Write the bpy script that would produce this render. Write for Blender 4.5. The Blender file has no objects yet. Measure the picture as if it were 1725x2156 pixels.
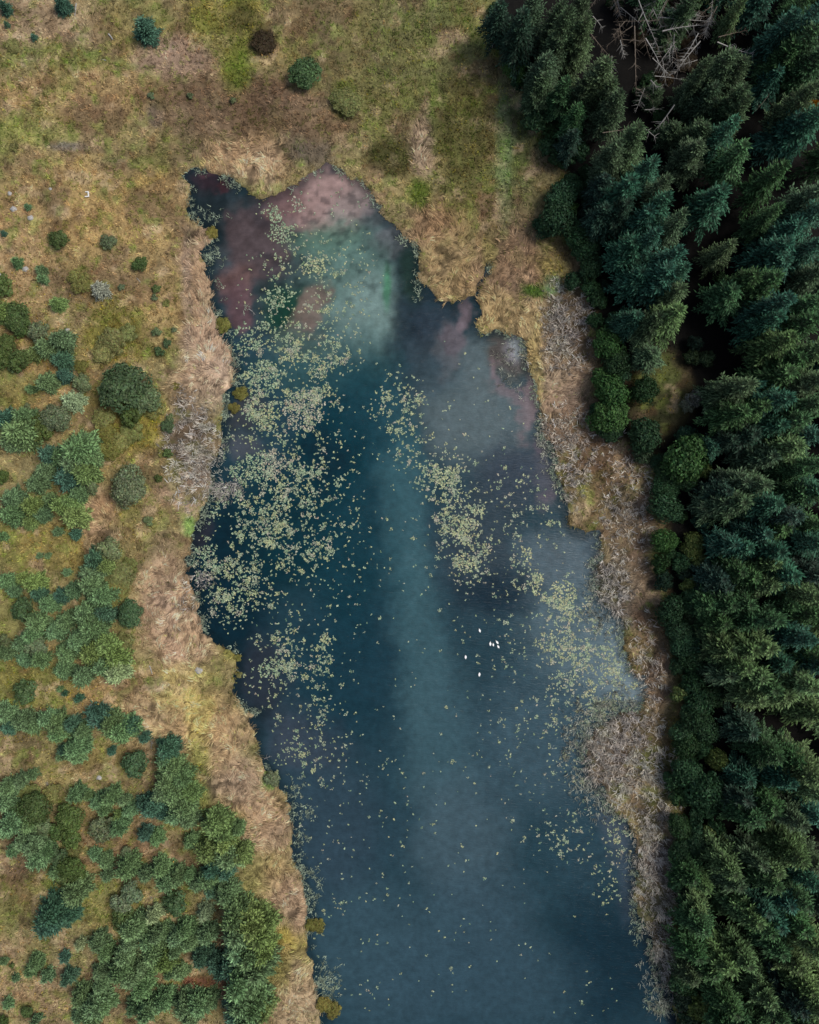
import bpy, math, random
import numpy as np
from mathutils import Vector

# ------------------------------------------------------------------ camera, world, sun, exposure
SC = bpy.context.scene
COL = SC.collection
R = math.radians
H = 138.0                       # camera height over the water, metres
K = 150.0 / 1725.0              # metres per plan unit (a plan unit is 1/1725 of the frame width at water level)

cam_d = bpy.data.cameras.new('camera')
cam = bpy.data.objects.new('camera', cam_d)
COL.objects.link(cam)
cam.location = (0, 0, H)
cam.rotation_euler = (0, 0, 0)
cam_d.sensor_fit = 'HORIZONTAL'
cam_d.sensor_width = 36.0
cam_d.lens = 18.0 / (75.0 / H)
cam_d.clip_start = 1.0
cam_d.clip_end = 9000.0
SC.camera = cam

world = bpy.data.worlds.new('World')
SC.world = world
world.use_nodes = True
wn = world.node_tree
for n in list(wn.nodes):
    wn.nodes.remove(n)
SUN_EL, SUN_AZ = 55.0, 80.0
sky = wn.nodes.new('ShaderNodeTexSky')
sky.sky_type = 'NISHITA'
sky.sun_disc = False
sky.sun_elevation = R(SUN_EL)
sky.sun_rotation = R(SUN_AZ)
sky.air_density = 1.0
sky.dust_density = 2.5
hs = wn.nodes.new('ShaderNodeHueSaturation')
hs.inputs['Saturation'].default_value = 0.75      # thin overcast: a greyer dome
bg = wn.nodes.new('ShaderNodeBackground')
bg.inputs['Strength'].default_value = 0.065
wo = wn.nodes.new('ShaderNodeOutputWorld')
wn.links.new(sky.outputs[0], hs.inputs['Color'])
wn.links.new(hs.outputs[0], bg.inputs['Color'])
wn.links.new(bg.outputs[0], wo.inputs['Surface'])

sun_d = bpy.data.lights.new('sun', 'SUN')
sun_d.energy = 1.5
sun_d.angle = R(26)
sun_d.color = (1.0, 0.94, 0.85)
sun = bpy.data.objects.new('sun', sun_d)
COL.objects.link(sun)
sun.location = (0, 0, 200)
_az = R(SUN_AZ)
_d = Vector((math.sin(_az) * math.cos(R(SUN_EL)), math.cos(_az) * math.cos(R(SUN_EL)), math.sin(R(SUN_EL))))
sun.rotation_euler = _d.to_track_quat('Z', 'Y').to_euler()

SC.view_settings.view_transform = 'Standard'
SC.view_settings.look = 'None'
SC.view_settings.exposure = 1.05
SC.view_settings.gamma = 1.0
SC.view_settings.use_curve_mapping = False
SC.render.engine = 'CYCLES'
SC.cycles.max_bounces = 5
SC.cycles.diffuse_bounces = 2
SC.cycles.glossy_bounces = 2
SC.cycles.transmission_bounces = 2
SC.cycles.use_denoising = True
SC.cycles.use_adaptive_sampling = True
SC.cycles.adaptive_threshold = 0.015

# ------------------------------------------------------------------ helpers
rng = np.random.default_rng(11)
random.seed(5)


def plan(dx, dy, z=0.0):
    """plan units to metres for a point at height z seen straight down from the camera"""
    f = K * (H - z) / H
    return (dx - 862.5) * f, (1078.0 - dy) * f


def s2l(c):
    c = np.asarray(c, float) / 255.0
    return np.where(c <= 0.04045, c / 12.92, ((c + 0.055) / 1.055) ** 2.4)


def vnoise(x, y, seed):
    g = np.random.default_rng(seed).random((256, 256))
    xi = np.floor(x).astype(int); yi = np.floor(y).astype(int)
    fx = x - xi; fy = y - yi
    fx = fx * fx * fx * (fx * (fx * 6 - 15) + 10); fy = fy * fy * fy * (fy * (fy * 6 - 15) + 10)
    a = g[yi & 255, xi & 255]; b = g[yi & 255, (xi + 1) & 255]
    c = g[(yi + 1) & 255, xi & 255]; d = g[(yi + 1) & 255, (xi + 1) & 255]
    return (a * (1 - fx) + b * fx) * (1 - fy) + (c * (1 - fx) + d * fx) * fy


def fbm(x, y, size, seed, octv=4):
    """-1..1 noise, largest feature about size metres"""
    t = 0; amp = 1; tot = 0; f = 1.0 / size
    for o in range(octv):
        ca, sa = math.cos(o * 1.1), math.sin(o * 1.1)
        t = t + amp * (vnoise((x * ca - y * sa) * f + 31.7 * o, (x * sa + y * ca) * f + 17.3 * o, seed + o) * 2 - 1)
        tot += amp; amp *= 0.55; f *= 2.03
    return t / tot


def smooth(a, b, v):
    t = np.clip((v - a) / (b - a), 0, 1)
    return t * t * (3 - 2 * t)


def poly_sd(px, py, poly):
    """signed distance, negative inside"""
    P = np.asarray(poly, float)
    d2 = np.full(px.shape, 1e18); inside = np.zeros(px.shape, bool)
    n = len(P)
    for i in range(n):
        ax, ay = P[i]; bx, by = P[(i + 1) % n]
        ex, ey = bx - ax, by - ay
        wx, wy = px - ax, py - ay
        t = np.clip((wx * ex + wy * ey) / (ex * ex + ey * ey + 1e-12), 0, 1)
        d2 = np.minimum(d2, (wx - t * ex) ** 2 + (wy - t * ey) ** 2)
        if ay != by:
            c = ((ay > py) != (by > py)) & (px < (bx - ax) * (py - ay) / (by - ay) + ax)
            inside ^= c
    d = np.sqrt(d2)
    return np.where(inside, -d, d)


def mesh_np(name, verts, faces, mat, col=None, smooth_shade=False):
    """verts (N,3), faces (M,k) -> mesh; col (N,3) linear point colours"""
    verts = np.ascontiguousarray(verts, np.float32); faces = np.ascontiguousarray(faces, np.int32)
    me = bpy.data.meshes.new(name)
    m, k = faces.shape
    me.vertices.add(len(verts)); me.vertices.foreach_set('co', verts.ravel())
    me.loops.add(m * k); me.loops.foreach_set('vertex_index', faces.ravel())
    me.polygons.add(m)
    me.polygons.foreach_set('loop_start', np.arange(0, m * k, k, dtype=np.int32))
    me.polygons.foreach_set('loop_total', np.full(m, k, np.int32))
    if smooth_shade:
        me.polygons.foreach_set('use_smooth', np.ones(m, bool))
    if col is not None:
        a = me.color_attributes.new('Col', 'FLOAT_COLOR', 'POINT')
        c4 = np.ones((len(verts), 4), np.float32); c4[:, :3] = col
        a.data.foreach_set('color', c4.ravel())
    me.update(calc_edges=True)
    me.materials.append(mat)
    return me


def link(name, me, parent=None, loc=(0, 0, 0)):
    o = bpy.data.objects.new(name, me)
    COL.objects.link(o)
    o.location = loc
    if parent is not None:
        o.parent = parent
    return o


def tag(o, label=None, cat=None, group=None, kind=None):
    if label: o['label'] = label
    if cat: o['category'] = cat
    if group: o['group'] = group
    if kind: o['kind'] = kind
    return o


def nodes_mat(name):
    m = bpy.data.materials.new(name)
    m.use_nodes = True
    nt = m.node_tree
    for n in list(nt.nodes):
        nt.nodes.remove(n)
    out = nt.nodes.new('ShaderNodeOutputMaterial')
    return m, nt, out


def N(nt, t, **kw):
    n = nt.nodes.new(t)
    for k, v in kw.items():
        if k in n.inputs.keys() if hasattr(n.inputs, 'keys') else False:
            n.inputs[k].default_value = v
        else:
            setattr(n, k, v)
    return n


def noise_node(nt, scale, detail=4.0, rough=0.6, coord=None):
    n = nt.nodes.new('ShaderNodeTexNoise')
    n.inputs['Scale'].default_value = scale
    n.inputs['Detail'].default_value = detail
    n.inputs['Roughness'].default_value = rough
    if coord is not None:
        nt.links.new(coord, n.inputs['Vector'])
    return n


def ramp(nt, src, a, b, ca, cb):
    r = nt.nodes.new('ShaderNodeMapRange')
    r.inputs['From Min'].default_value = a; r.inputs['From Max'].default_value = b
    r.inputs['To Min'].default_value = ca; r.inputs['To Max'].default_value = cb
    nt.links.new(src, r.inputs['Value'])
    return r.outputs[0]


def mulcol(nt, a, b):
    m = nt.nodes.new('ShaderNodeVectorMath'); m.operation = 'MULTIPLY'
    nt.links.new(a, m.inputs[0]); nt.links.new(b, m.inputs[1])
    return m.outputs[0]


def leaf_material(name, transl=0.25, rough=0.6, use_obj=True, spec=0.10):
    m, nt, out = nodes_mat(name)
    at = nt.nodes.new('ShaderNodeAttribute'); at.attribute_name = 'Col'
    c = at.outputs['Color']
    if use_obj:
        oi = nt.nodes.new('ShaderNodeObjectInfo')
        c = mulcol(nt, c, oi.outputs['Color'])
    p = nt.nodes.new('ShaderNodeBsdfPrincipled')
    p.inputs['Roughness'].default_value = rough
    p.inputs['Specular IOR Level'].default_value = spec
    nt.links.new(c, p.inputs['Base Color'])
    if transl > 0:
        t = nt.nodes.new('ShaderNodeBsdfTranslucent')
        nt.links.new(c, t.inputs['Color'])
        mx = nt.nodes.new('ShaderNodeMixShader'); mx.inputs[0].default_value = transl
        nt.links.new(p.outputs[0], mx.inputs[1]); nt.links.new(t.outputs[0], mx.inputs[2])
        nt.links.new(mx.outputs[0], out.inputs['Surface'])
    else:
        nt.links.new(p.outputs[0], out.inputs['Surface'])
    return m


def wood_material(name, c1, c2, scale=6.0):
    m, nt, out = nodes_mat(name)
    tc = nt.nodes.new('ShaderNodeTexCoord')
    mp = nt.nodes.new('ShaderNodeMapping'); mp.inputs['Scale'].default_value = (1, 1, 0.25)
    nt.links.new(tc.outputs['Object'], mp.inputs['Vector'])
    n = noise_node(nt, scale, 5, 0.65, mp.outputs[0])
    cr = nt.nodes.new('ShaderNodeValToRGB')
    cr.color_ramp.elements[0].position = 0.35; cr.color_ramp.elements[1].position = 0.68
    cr.color_ramp.elements[0].color = (*c1, 1); cr.color_ramp.elements[1].color = (*c2, 1)
    nt.links.new(n.outputs['Fac'], cr.inputs['Fac'])
    p = nt.nodes.new('ShaderNodeBsdfPrincipled'); p.inputs['Roughness'].default_value = 0.85
    nt.links.new(cr.outputs[0], p.inputs['Base Color'])
    b = nt.nodes.new('ShaderNodeBump'); b.inputs['Strength'].default_value = 0.5; b.inputs['Distance'].default_value = 0.03
    nt.links.new(n.outputs['Fac'], b.inputs['Height']); nt.links.new(b.outputs[0], p.inputs['Normal'])
    nt.links.new(p.outputs[0], out.inputs['Surface'])
    return m


# ------------------------------------------------------------------ plan of the place (plan units)
SHORE = [(372, 365), (400, 362), (430, 360), (460, 369), (482, 378), (495, 388), (510, 402), (530, 415), (555, 419), (580, 414),
         (600, 402), (630, 387), (650, 367), (675, 359), (687, 345), (710, 357), (735, 375), (755, 382), (768, 385), (777, 405),
         (795, 430), (805, 460), (820, 472), (845, 495), (862, 510), (880, 515), (882, 538), (877, 573), (882, 598), (907, 615),
         (932, 635), (957, 642), (982, 633), (997, 625), (1003, 619), (1008, 624), (1008, 643), (1002, 683), (1012, 703), (1042, 701),
         (1092, 714), (1112, 753), (1122, 793), (1127, 833), (1137, 863), (1140, 908), (1157, 933), (1172, 963), (1167, 993),
         (1177, 1023), (1192, 1045), (1195, 1085), (1207, 1115), (1232, 1122), (1262, 1120), (1265, 1165), (1256, 1200),
         (1252, 1225), (1262, 1260), (1287, 1290), (1307, 1305), (1307, 1345), (1317, 1380), (1327, 1410), (1362, 1427),
         (1362, 1475), (1345, 1500), (1305, 1490), (1292, 1510), (1250, 1535), (1236, 1565), (1232, 1587), (1236, 1632),
         (1264, 1652), (1279, 1692), (1304, 1712), (1324, 1737), (1337, 1767), (1342, 1807), (1337, 1847), (1334, 1887),
         (1344, 1927), (1364, 1962), (1374, 1997), (1389, 2027), (1387, 2057), (1406, 2087), (1412, 2107), (1424, 2156),
         (1440, 2300), (1440, 2700), (730, 2700), (700, 2300), (682, 2156),
         (665, 2082), (660, 2032), (645, 2007), (650, 1987), (650, 1937), (650, 1887), (635, 1837), (615, 1807), (615, 1742),
         (610, 1697), (590, 1657), (565, 1612), (545, 1587), (542, 1560), (540, 1535), (517, 1515), (548, 1508), (552, 1502), (520, 1498),
         (505, 1485), (490, 1445), (497, 1420), (500, 1385), (485, 1365), (450, 1350), (427, 1330), (427, 1300), (420, 1270),
         (410, 1235), (400, 1205), (390, 1180), (402, 1165), (405, 1130), (415, 1100), (430, 1082), (440, 1055), (442, 1033),
         (445, 1003), (460, 958), (467, 918), (472, 878), (480, 833), (495, 803), (500, 778), (480, 738), (462, 703), (460, 668),
         (445, 648), (447, 613), (435, 578), (437, 553), (425, 532), (435, 520), (455, 500), (450, 482), (425, 472), (400, 462),
         (397, 440), (407, 428), (405, 400), (395, 378)]
FOREST = [(930, -300), (985, -60), (1055, 60), (1090, 180), (1150, 300), (1190, 400), (1200, 500), (1215, 570), (1235, 650), (1258, 760),
          (1252, 880), (1290, 930), (1345, 950), (1385, 985), (1380, 1150), (1402, 1300), (1425, 1420), (1430, 1500), (1425, 1580), (1415, 1650),
          (1440, 1750), (1445, 1900), (1440, 2050), (1445, 2300), (1460, 2700), (5000, 2700), (5000, -300)]
STREAM = [(1006, 622), (1008, 600), (1027, 575), (1029, 558)]

# blobs of ground cover: cx, cy, rx, ry, colour seen by daylight, amount
LAND = [
    (60, 60, 140, 90, (166, 141, 112), .55), (100, 125, 160, 36, (112, 112, 58), .7), (300, 60, 90, 60, (130, 118, 66), .6),
    (480, 55, 85, 90, (112, 110, 38), .85), (495, 145, 40, 50, (92, 104, 22), .95), (555, 92, 25, 26, (42, 34, 22), .95),
    (515, 45, 34, 34, (66, 60, 32), .7), (370, 120, 80, 42, (152, 127, 106), .7), (400, 165, 55, 55, (138, 120, 98), .6),
    (180, 200, 220, 60, (145, 118, 76), .6), (60, 275, 80, 42, (124, 124, 64), .8), (440, 230, 130, 66, (106, 86, 62), .7),
    (540, 215, 70, 60, (92, 73, 54), .7), (150, 312, 42, 10, (104, 100, 98), .6), (330, 245, 16, 26, (110, 106, 98), .6),
    (240, 352, 40, 18, (112, 106, 92), .5), (190, 430, 190, 95, (152, 124, 74), .6), (330, 410, 66, 44, (142, 120, 54), .6),
    (520, 342, 95, 52, (172, 142, 106), .8), (655, 318, 46, 44, (92, 83, 68), .85), (635, 215, 46, 30, (152, 127, 106), .7),
    (690, 240, 90, 60, (112, 90, 66), .6), (730, 212, 32, 38, (88, 100, 24), .9), (700, 85, 110, 90, (112, 104, 58), .65),
    (905, 150, 150, 210, (99, 99, 56), .8), (800, 200, 40, 70, (92, 90, 46), .5), (1050, 300, 60, 220, (86, 96, 58), .6), (1062, 230, 15, 60, (110, 128, 80), .8),
    (1066, 330, 16, 70, (105, 125, 78), .7), (890, 312, 24, 62, (158, 134, 106), .9), (830, 340, 54, 40, (72, 70, 30), .85), (885, 415, 22, 38, (80, 94, 26), .9),
    (800, 395, 26, 46, (150, 122, 86), .6), (985, 300, 75, 130, (84, 79, 38), .75), (1010, 430, 80, 45, (118, 96, 62), .7),
    (920, 480, 74, 50, (140, 112, 80), .8), (950, 570, 66, 66, (156, 132, 90), .85), (1085, 560, 95, 95, (132, 106, 80), .85),
    (1030, 520, 18, 60, (136, 124, 70), .7), (1172, 560, 32, 80, (128, 118, 66), .75), (1050, 655, 56, 40, (158, 134, 90), .85), (1120, 705, 40, 70, (158, 134, 90), .85),
    (1190, 690, 52, 90, (112, 98, 80), .85), (1127, 613, 26, 16, (62, 92, 22), .95), (1165, 598, 15, 20, (116, 146, 102), .9),
    (1180, 830, 64, 110, (152, 128, 106), .85), (1230, 930, 70, 70, (144, 119, 94), .85), (1128, 800, 14, 130, (158, 138, 90), .8),
    (1300, 985, 62, 74, (98, 78, 56), .85), (1300, 1012, 46, 22, (78, 80, 28), .7), (1352, 990, 22, 40, (128, 122, 72), .8), (1385, 830, 66, 90, (56, 60, 32), .9),
    (1225, 1080, 56, 48, (128, 112, 72), .8), (1325, 1120, 62, 150, (120, 100, 82), .85), (1340, 1300, 56, 140, (102, 86, 70), .85),
    (1290, 1245, 46, 74, (122, 112, 98), .8), (1335, 1375, 34, 46, (120, 108, 58), .85), (1385, 1440, 38, 90, (108, 89, 72), .85),
    (1305, 1575, 80, 110, (144, 130, 114), .9), (1385, 1640, 46, 140, (118, 100, 80), .8), (1425, 1560, 26, 60, (74, 74, 24), .85),
    (1380, 1850, 50, 110, (140, 124, 110), .85), (1402, 1952, 36, 36, (80, 62, 30), .85), (1400, 2030, 40, 70, (110, 104, 80), .8),
    (1440, 2110, 30, 60, (80, 62, 34), .8), (1440, 1740, 22, 60, (78, 82, 28), .8), (1110, 260, 50, 160, (70, 78, 44), .7),
    (300, 560, 150, 150, (150, 125, 78), .6), (40, 560, 90, 110, (162, 131, 88), .6), (60, 800, 120, 110, (142, 117, 68), .6),
    (240, 700, 66, 80, (116, 106, 40), .85), (285, 890, 70, 75, (130, 116, 40), .85), (210, 880, 25, 60, (92, 84, 36), .7), (100, 1150, 140, 60, (130, 116, 56), .7),
    (290, 1080, 56, 110, (124, 118, 62), .85), (215, 1085, 42, 50, (164, 133, 98), .8), (100, 1440, 140, 56, (118, 114, 52), .75),
    (280, 1470, 130, 60, (150, 122, 78), .7), (330, 1500, 66, 44, (176, 149, 108), .7), (150, 1600, 170, 44, (130, 117, 66), .75),
    (60, 1850, 70, 60, (96, 77, 50), .8), (200, 1900, 160, 60, (132, 120, 70), .75), (60, 2050, 130, 90, (150, 128, 92), .7),
    (250, 1790, 130, 50, (142, 118, 78), .6), (420, 2085, 80, 14, (178, 143, 112), .8), (430, 2062, 70, 12, (112, 66, 50), .7),
    (425, 540, 44, 90, (164, 136, 106), .8), (440, 700, 54, 90, (170, 141, 114), .85), (440, 790, 66, 60, (180, 152, 124), .9),
    (415, 930, 56, 120, (148, 129, 106), .9), (390, 1035, 52, 46, (158, 132, 106), .8), (345, 1250, 66, 110, (172, 141, 112), .9),
    (395, 1340, 56, 70, (176, 146, 118), .85), (390, 1450, 60, 60, (178, 157, 90), .8), (440, 1540, 84, 76, (172, 143, 102), .85), (420, 1500, 30, 60, (176, 156, 84), .7),
    (520, 1650, 66, 66, (172, 144, 112), .85), (565, 1750, 52, 76, (166, 138, 106), .85), (560, 1850, 66, 66, (150, 130, 86), .8),
    (605, 1920, 40, 80, (168, 140, 110), .8), (620, 2000, 34, 40, (160, 140, 76), .8), (625, 2090, 54, 80, (172, 148, 114), .85), (395, 620, 12, 130, (128, 112, 100), .45),
    (415, 1640, 30, 90, (124, 124, 58), .8), (520, 1880, 46, 90, (128, 124, 66), .7), (575, 2010, 40, 80, (140, 132, 64), .75), (600, 1980, 20, 30, (168, 150, 54), .6),
    (330, 1440, 26, 16, (200, 178, 150), .5), (490, 1370, 20, 24, (130, 124, 58), .8), (400, 1108, 14, 20, (116, 148, 70), .85), (570, 1640, 14, 20, (112, 146, 74), .9),
    (480, 395, 30, 12, (150, 140, 92), .6), (412, 450, 16, 30, (160, 146, 88), .6),
]
# water colour: silt, peat, shallow mud, with cloud reflections and sky streak painted in
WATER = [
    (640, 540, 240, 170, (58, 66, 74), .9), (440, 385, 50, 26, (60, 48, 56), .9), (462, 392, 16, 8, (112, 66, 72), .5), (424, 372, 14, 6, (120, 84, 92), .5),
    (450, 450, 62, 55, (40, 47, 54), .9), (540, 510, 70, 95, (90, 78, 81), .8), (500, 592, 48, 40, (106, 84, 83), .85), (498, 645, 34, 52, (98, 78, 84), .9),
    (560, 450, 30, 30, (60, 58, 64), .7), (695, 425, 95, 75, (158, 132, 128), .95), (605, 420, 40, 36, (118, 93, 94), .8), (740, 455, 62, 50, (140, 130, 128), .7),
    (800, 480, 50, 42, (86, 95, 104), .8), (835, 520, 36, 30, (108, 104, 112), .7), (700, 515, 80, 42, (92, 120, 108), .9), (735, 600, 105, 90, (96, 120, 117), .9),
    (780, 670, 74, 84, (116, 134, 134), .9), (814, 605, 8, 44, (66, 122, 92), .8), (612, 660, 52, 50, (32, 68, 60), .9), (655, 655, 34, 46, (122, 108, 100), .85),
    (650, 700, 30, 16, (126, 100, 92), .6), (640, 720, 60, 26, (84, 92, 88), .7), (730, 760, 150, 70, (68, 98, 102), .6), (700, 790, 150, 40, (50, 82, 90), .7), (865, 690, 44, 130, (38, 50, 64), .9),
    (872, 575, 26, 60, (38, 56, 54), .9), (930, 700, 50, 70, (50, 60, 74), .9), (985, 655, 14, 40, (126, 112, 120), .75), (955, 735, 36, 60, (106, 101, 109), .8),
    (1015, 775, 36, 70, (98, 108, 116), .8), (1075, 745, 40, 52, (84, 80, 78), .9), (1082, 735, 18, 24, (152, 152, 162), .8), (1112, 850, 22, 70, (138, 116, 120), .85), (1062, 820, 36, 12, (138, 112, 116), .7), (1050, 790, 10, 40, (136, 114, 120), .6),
    (1000, 885, 115, 95, (95, 105, 113), .85), (1142, 990, 20, 70, (108, 97, 108), .7), (1090, 1000, 76, 62, (60, 68, 85), .8), (900, 770, 56, 60, (66, 78, 90), .6),  # first blob paints in a grey cloud reflection
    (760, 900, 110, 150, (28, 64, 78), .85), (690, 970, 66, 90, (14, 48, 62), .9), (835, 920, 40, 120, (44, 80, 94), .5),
    (850, 1100, 46, 190, (64, 100, 112), .62), (880, 1340, 52, 190, (68, 99, 111), .62), (925, 1560, 72, 180, (69, 96, 109), .62), (970, 1760, 100, 130, (74, 92, 106), .75), (1010, 1960, 110, 120, (64, 84, 100), .6),  # centre streak: reflected bright sky painted into the water colour
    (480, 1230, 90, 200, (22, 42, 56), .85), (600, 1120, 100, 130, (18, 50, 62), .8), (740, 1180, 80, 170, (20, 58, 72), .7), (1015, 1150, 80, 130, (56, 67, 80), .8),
    (1190, 1185, 86, 62, (86, 99, 112), .85), (1060, 1250, 90, 46, (27, 46, 62), .8), (1250, 1150, 30, 30, (60, 78, 94), .6), (1290, 1390, 76, 95, (110, 124, 137), .95), (1195, 1330, 95, 100, (86, 103, 116), .85),  # slate patches: cloud sheen painted into the water colour
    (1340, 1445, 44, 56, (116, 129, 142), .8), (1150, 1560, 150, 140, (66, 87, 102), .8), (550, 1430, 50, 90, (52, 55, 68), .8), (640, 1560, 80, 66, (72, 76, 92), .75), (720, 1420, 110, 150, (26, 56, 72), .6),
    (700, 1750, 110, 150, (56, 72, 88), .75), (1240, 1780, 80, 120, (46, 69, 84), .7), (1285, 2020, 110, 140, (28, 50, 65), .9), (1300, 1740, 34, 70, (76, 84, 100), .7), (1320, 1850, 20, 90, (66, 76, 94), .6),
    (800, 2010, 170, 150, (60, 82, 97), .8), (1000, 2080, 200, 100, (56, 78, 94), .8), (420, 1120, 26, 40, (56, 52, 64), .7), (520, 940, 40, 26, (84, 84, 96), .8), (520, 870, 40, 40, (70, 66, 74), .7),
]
# extra cover of standing reeds / flattened reeds / low scrub / plants rooted in the water
REEDS = [(410, 945, 52, 105, 1), (1195, 690, 48, 90, .9), (1220, 930, 70, 70, .6), (1280, 1245, 46, 74, 1), (1292, 1580, 92, 120, 1),
         (1375, 1660, 50, 130, .8), (1378, 1850, 52, 120, 1), (1395, 2040, 42, 80, .9), (1325, 1080, 50, 100, .5), (1360, 1420, 34, 120, .4), (475, 1030, 34, 26, 1), (428, 1222, 22, 16, .9),
         (400, 1260, 20, 40, .6), (1080, 770, 34, 50, .35), (655, 318, 40, 40, .3), (1200, 1000, 30, 60, .7), (1150, 930, 20, 60, .5)]
EMERGENT = [(470, 602, 16, 24, .7), (450, 545, 20, 20, .6), (505, 800, 14, 26, .5), (480, 720, 12, 20, .5), (630, 1690, 26, 40, .55), (640, 1780, 18, 30, .7), (652, 1870, 20, 40, .8),
            (690, 2070, 24, 50, .8), (1245, 1560, 22, 60, .8), (1236, 1610, 16, 40, .8), (1300, 1490, 20, 18, .8), (1332, 1850, 10, 110, .8), (1350, 1950, 14, 30, .6), (1250, 1215, 16, 40, .6), (1185, 1010, 12, 40, .6), (1400, 2110, 30, 26, .95), (1262, 1150, 10, 40, .5),
            (880, 580, 10, 50, .5), (440, 460, 40, 26, .35), (1290, 1700, 20, 30, .5), (480, 900, 10, 60, .4), (1315, 1370, 10, 40, .5), (520, 655, 12, 12, .6), (625, 1720, 30, 30, .4)]
STRAW = [(430, 560, 44, 100), (440, 700, 54, 100), (440, 800, 66, 70), (345, 1250, 66, 120), (395, 1350, 60, 80), (440, 1540, 90, 90), (520, 1650, 70, 80), (565, 1750, 60, 90),
         (605, 1920, 45, 100), (625, 2090, 60, 90), (520, 342, 95, 52), (950, 570, 66, 66), (1050, 655, 60, 44), (1125, 710, 42, 80), (1130, 820, 24, 140), (1180, 830, 60, 100), (920, 480, 60, 50), (1325, 1150, 50, 120), (1385, 1440, 34, 90), (215, 1085, 42, 50), (330, 1500, 80, 50), (890, 312, 24, 62), (1085, 560, 80, 80), (560, 1860, 60, 70)]
SCRUB = [(235, 700, 60, 85, .9), (285, 890, 66, 75, .9), (495, 145, 38, 48, 1), (555, 92, 24, 25, 1), (470, 50, 80, 80, .6), (730, 212, 32, 38, 1), (830, 340, 50, 40, .8), (885, 415, 20, 36, .9),
         (985, 300, 75, 140, .7), (900, 120, 140, 180, .5), (1127, 613, 26, 15, 1), (1385, 830, 66, 95, .7), (1300, 1012, 44, 20, .8), (1425, 1560, 28, 60, .9), (1440, 1740, 26, 60, .9), (1050, 330, 50, 150, .5), (170, 600, 30, 30, .6),
         (1402, 1952, 34, 34, .9), (100, 1150, 130, 50, .45), (100, 1440, 130, 50, .5), (290, 1080, 50, 100, .3), (1395, 1190, 24, 90, .8), (1170, 540, 24, 70, .5), (415, 1640, 26, 90, .7), (120, 130, 120, 40, .5), (510, 40, 34, 34, .7), (1355, 1000, 20, 40, .4), (500, 1400, 8, 40, .9), (200, 1850, 220, 230, .38), (120, 1520, 150, 60, .4), (90, 700, 110, 130, .45), (60, 2080, 110, 80, .35), (90, 260, 70, 40, .4), (780, 230, 40, 100, .4), (1445, 2120, 30, 60, .8)]

# ------------------------------------------------------------------ rasters of the place
STEP = 0.30
GX = np.arange(-102, 102.01, STEP); GY = np.arange(-122, 122.01, STEP)
MX, MY = np.meshgrid(GX, GY)
DX = MX / K + 862.5; DY = 1078.0 - MY / K


def to_m(poly):
    return [plan(a, b) for a, b in poly]


lake_sd = poly_sd(MX, MY, to_m(SHORE)) + 0.75 * fbm(MX, MY, 2.6, 3, 3) + 0.45 * fbm(MX, MY, 1.0, 9, 2)
st = to_m(STREAM)
for i in range(len(st) - 1):
    (ax, ay), (bx, by) = st[i], st[i + 1]
    t = np.clip(((MX - ax) * (bx - ax) + (MY - ay) * (by - ay)) / ((bx - ax) ** 2 + (by - ay) ** 2), 0, 1)
    d = np.hypot(MX - ax - t * (bx - ax), MY - ay - t * (by - ay)) - (0.28 if i == 2 else 0.02)
    lake_sd = np.minimum(lake_sd, d)
forest_sd = poly_sd(MX, MY, to_m(FOREST)) + 1.2 * fbm(MX, MY, 6, 21, 3)

bank = smooth(0.0, 0.7, lake_sd)
height = np.where(lake_sd < 0, -0.15 - 0.9 * smooth(0, 4, -lake_sd),
                  -0.15 + 0.42 * bank + 0.35 * smooth(0.5, 14, lake_sd))
height = height + bank * (0.16 * fbm(MX, MY, 1.7, 41, 3) + 0.35 * fbm(MX, MY, 11, 47, 3) * smooth(2, 10, lake_sd))

warpx = 20 * fbm(MX, MY, 7, 61, 4) + 9 * fbm(MX, MY, 1.4, 62, 3)
warpy = 20 * fbm(MX, MY, 7, 71, 4) + 9 * fbm(MX, MY, 1.4, 72, 3)


mudn = fbm(MX, MY, 3.0, 77, 4)


def blobs(base, lst, soft=0.42, warp=1.0, init=None):
    if init is not None:
        img = init.copy()
    else:
        img = np.empty(MX.shape + (3,)); img[:] = s2l(base)
    for cx, cy, rx, ry, c, a in lst:
        m = 1.7
        y0 = np.searchsorted(GY, (1078 - cy - ry * m - 40) * K); y1 = np.searchsorted(GY, (1078 - cy + ry * m + 40) * K)
        x0 = np.searchsorted(GX, (cx - rx * m - 40 - 862.5) * K); x1 = np.searchsorted(GX, (cx + rx * m + 40 - 862.5) * K)
        sl = (slice(y0, y1), slice(x0, x1))
        wk = warp * min(1.0, min(rx, ry) / 45.0)
        crisp = warp > 1.2 and c[0] > c[2] - 6 and c[0] > 75        # mud banks under the water have sharp lobed rims
        if crisp: wk = 1.6
        d = np.sqrt(((DX[sl] + wk * warpx[sl] - cx) / rx) ** 2 + ((DY[sl] + wk * warpy[sl] - cy) / ry) ** 2)
        if crisp: d = d + 0.25 * mudn[sl]
        sf = 0.34 if crisp else soft
        w = (a * (1 - smooth(1 - sf, 1 + sf, d)))[..., None]
        img[sl] = img[sl] * (1 - w) + s2l(c) * w
    return img


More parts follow.
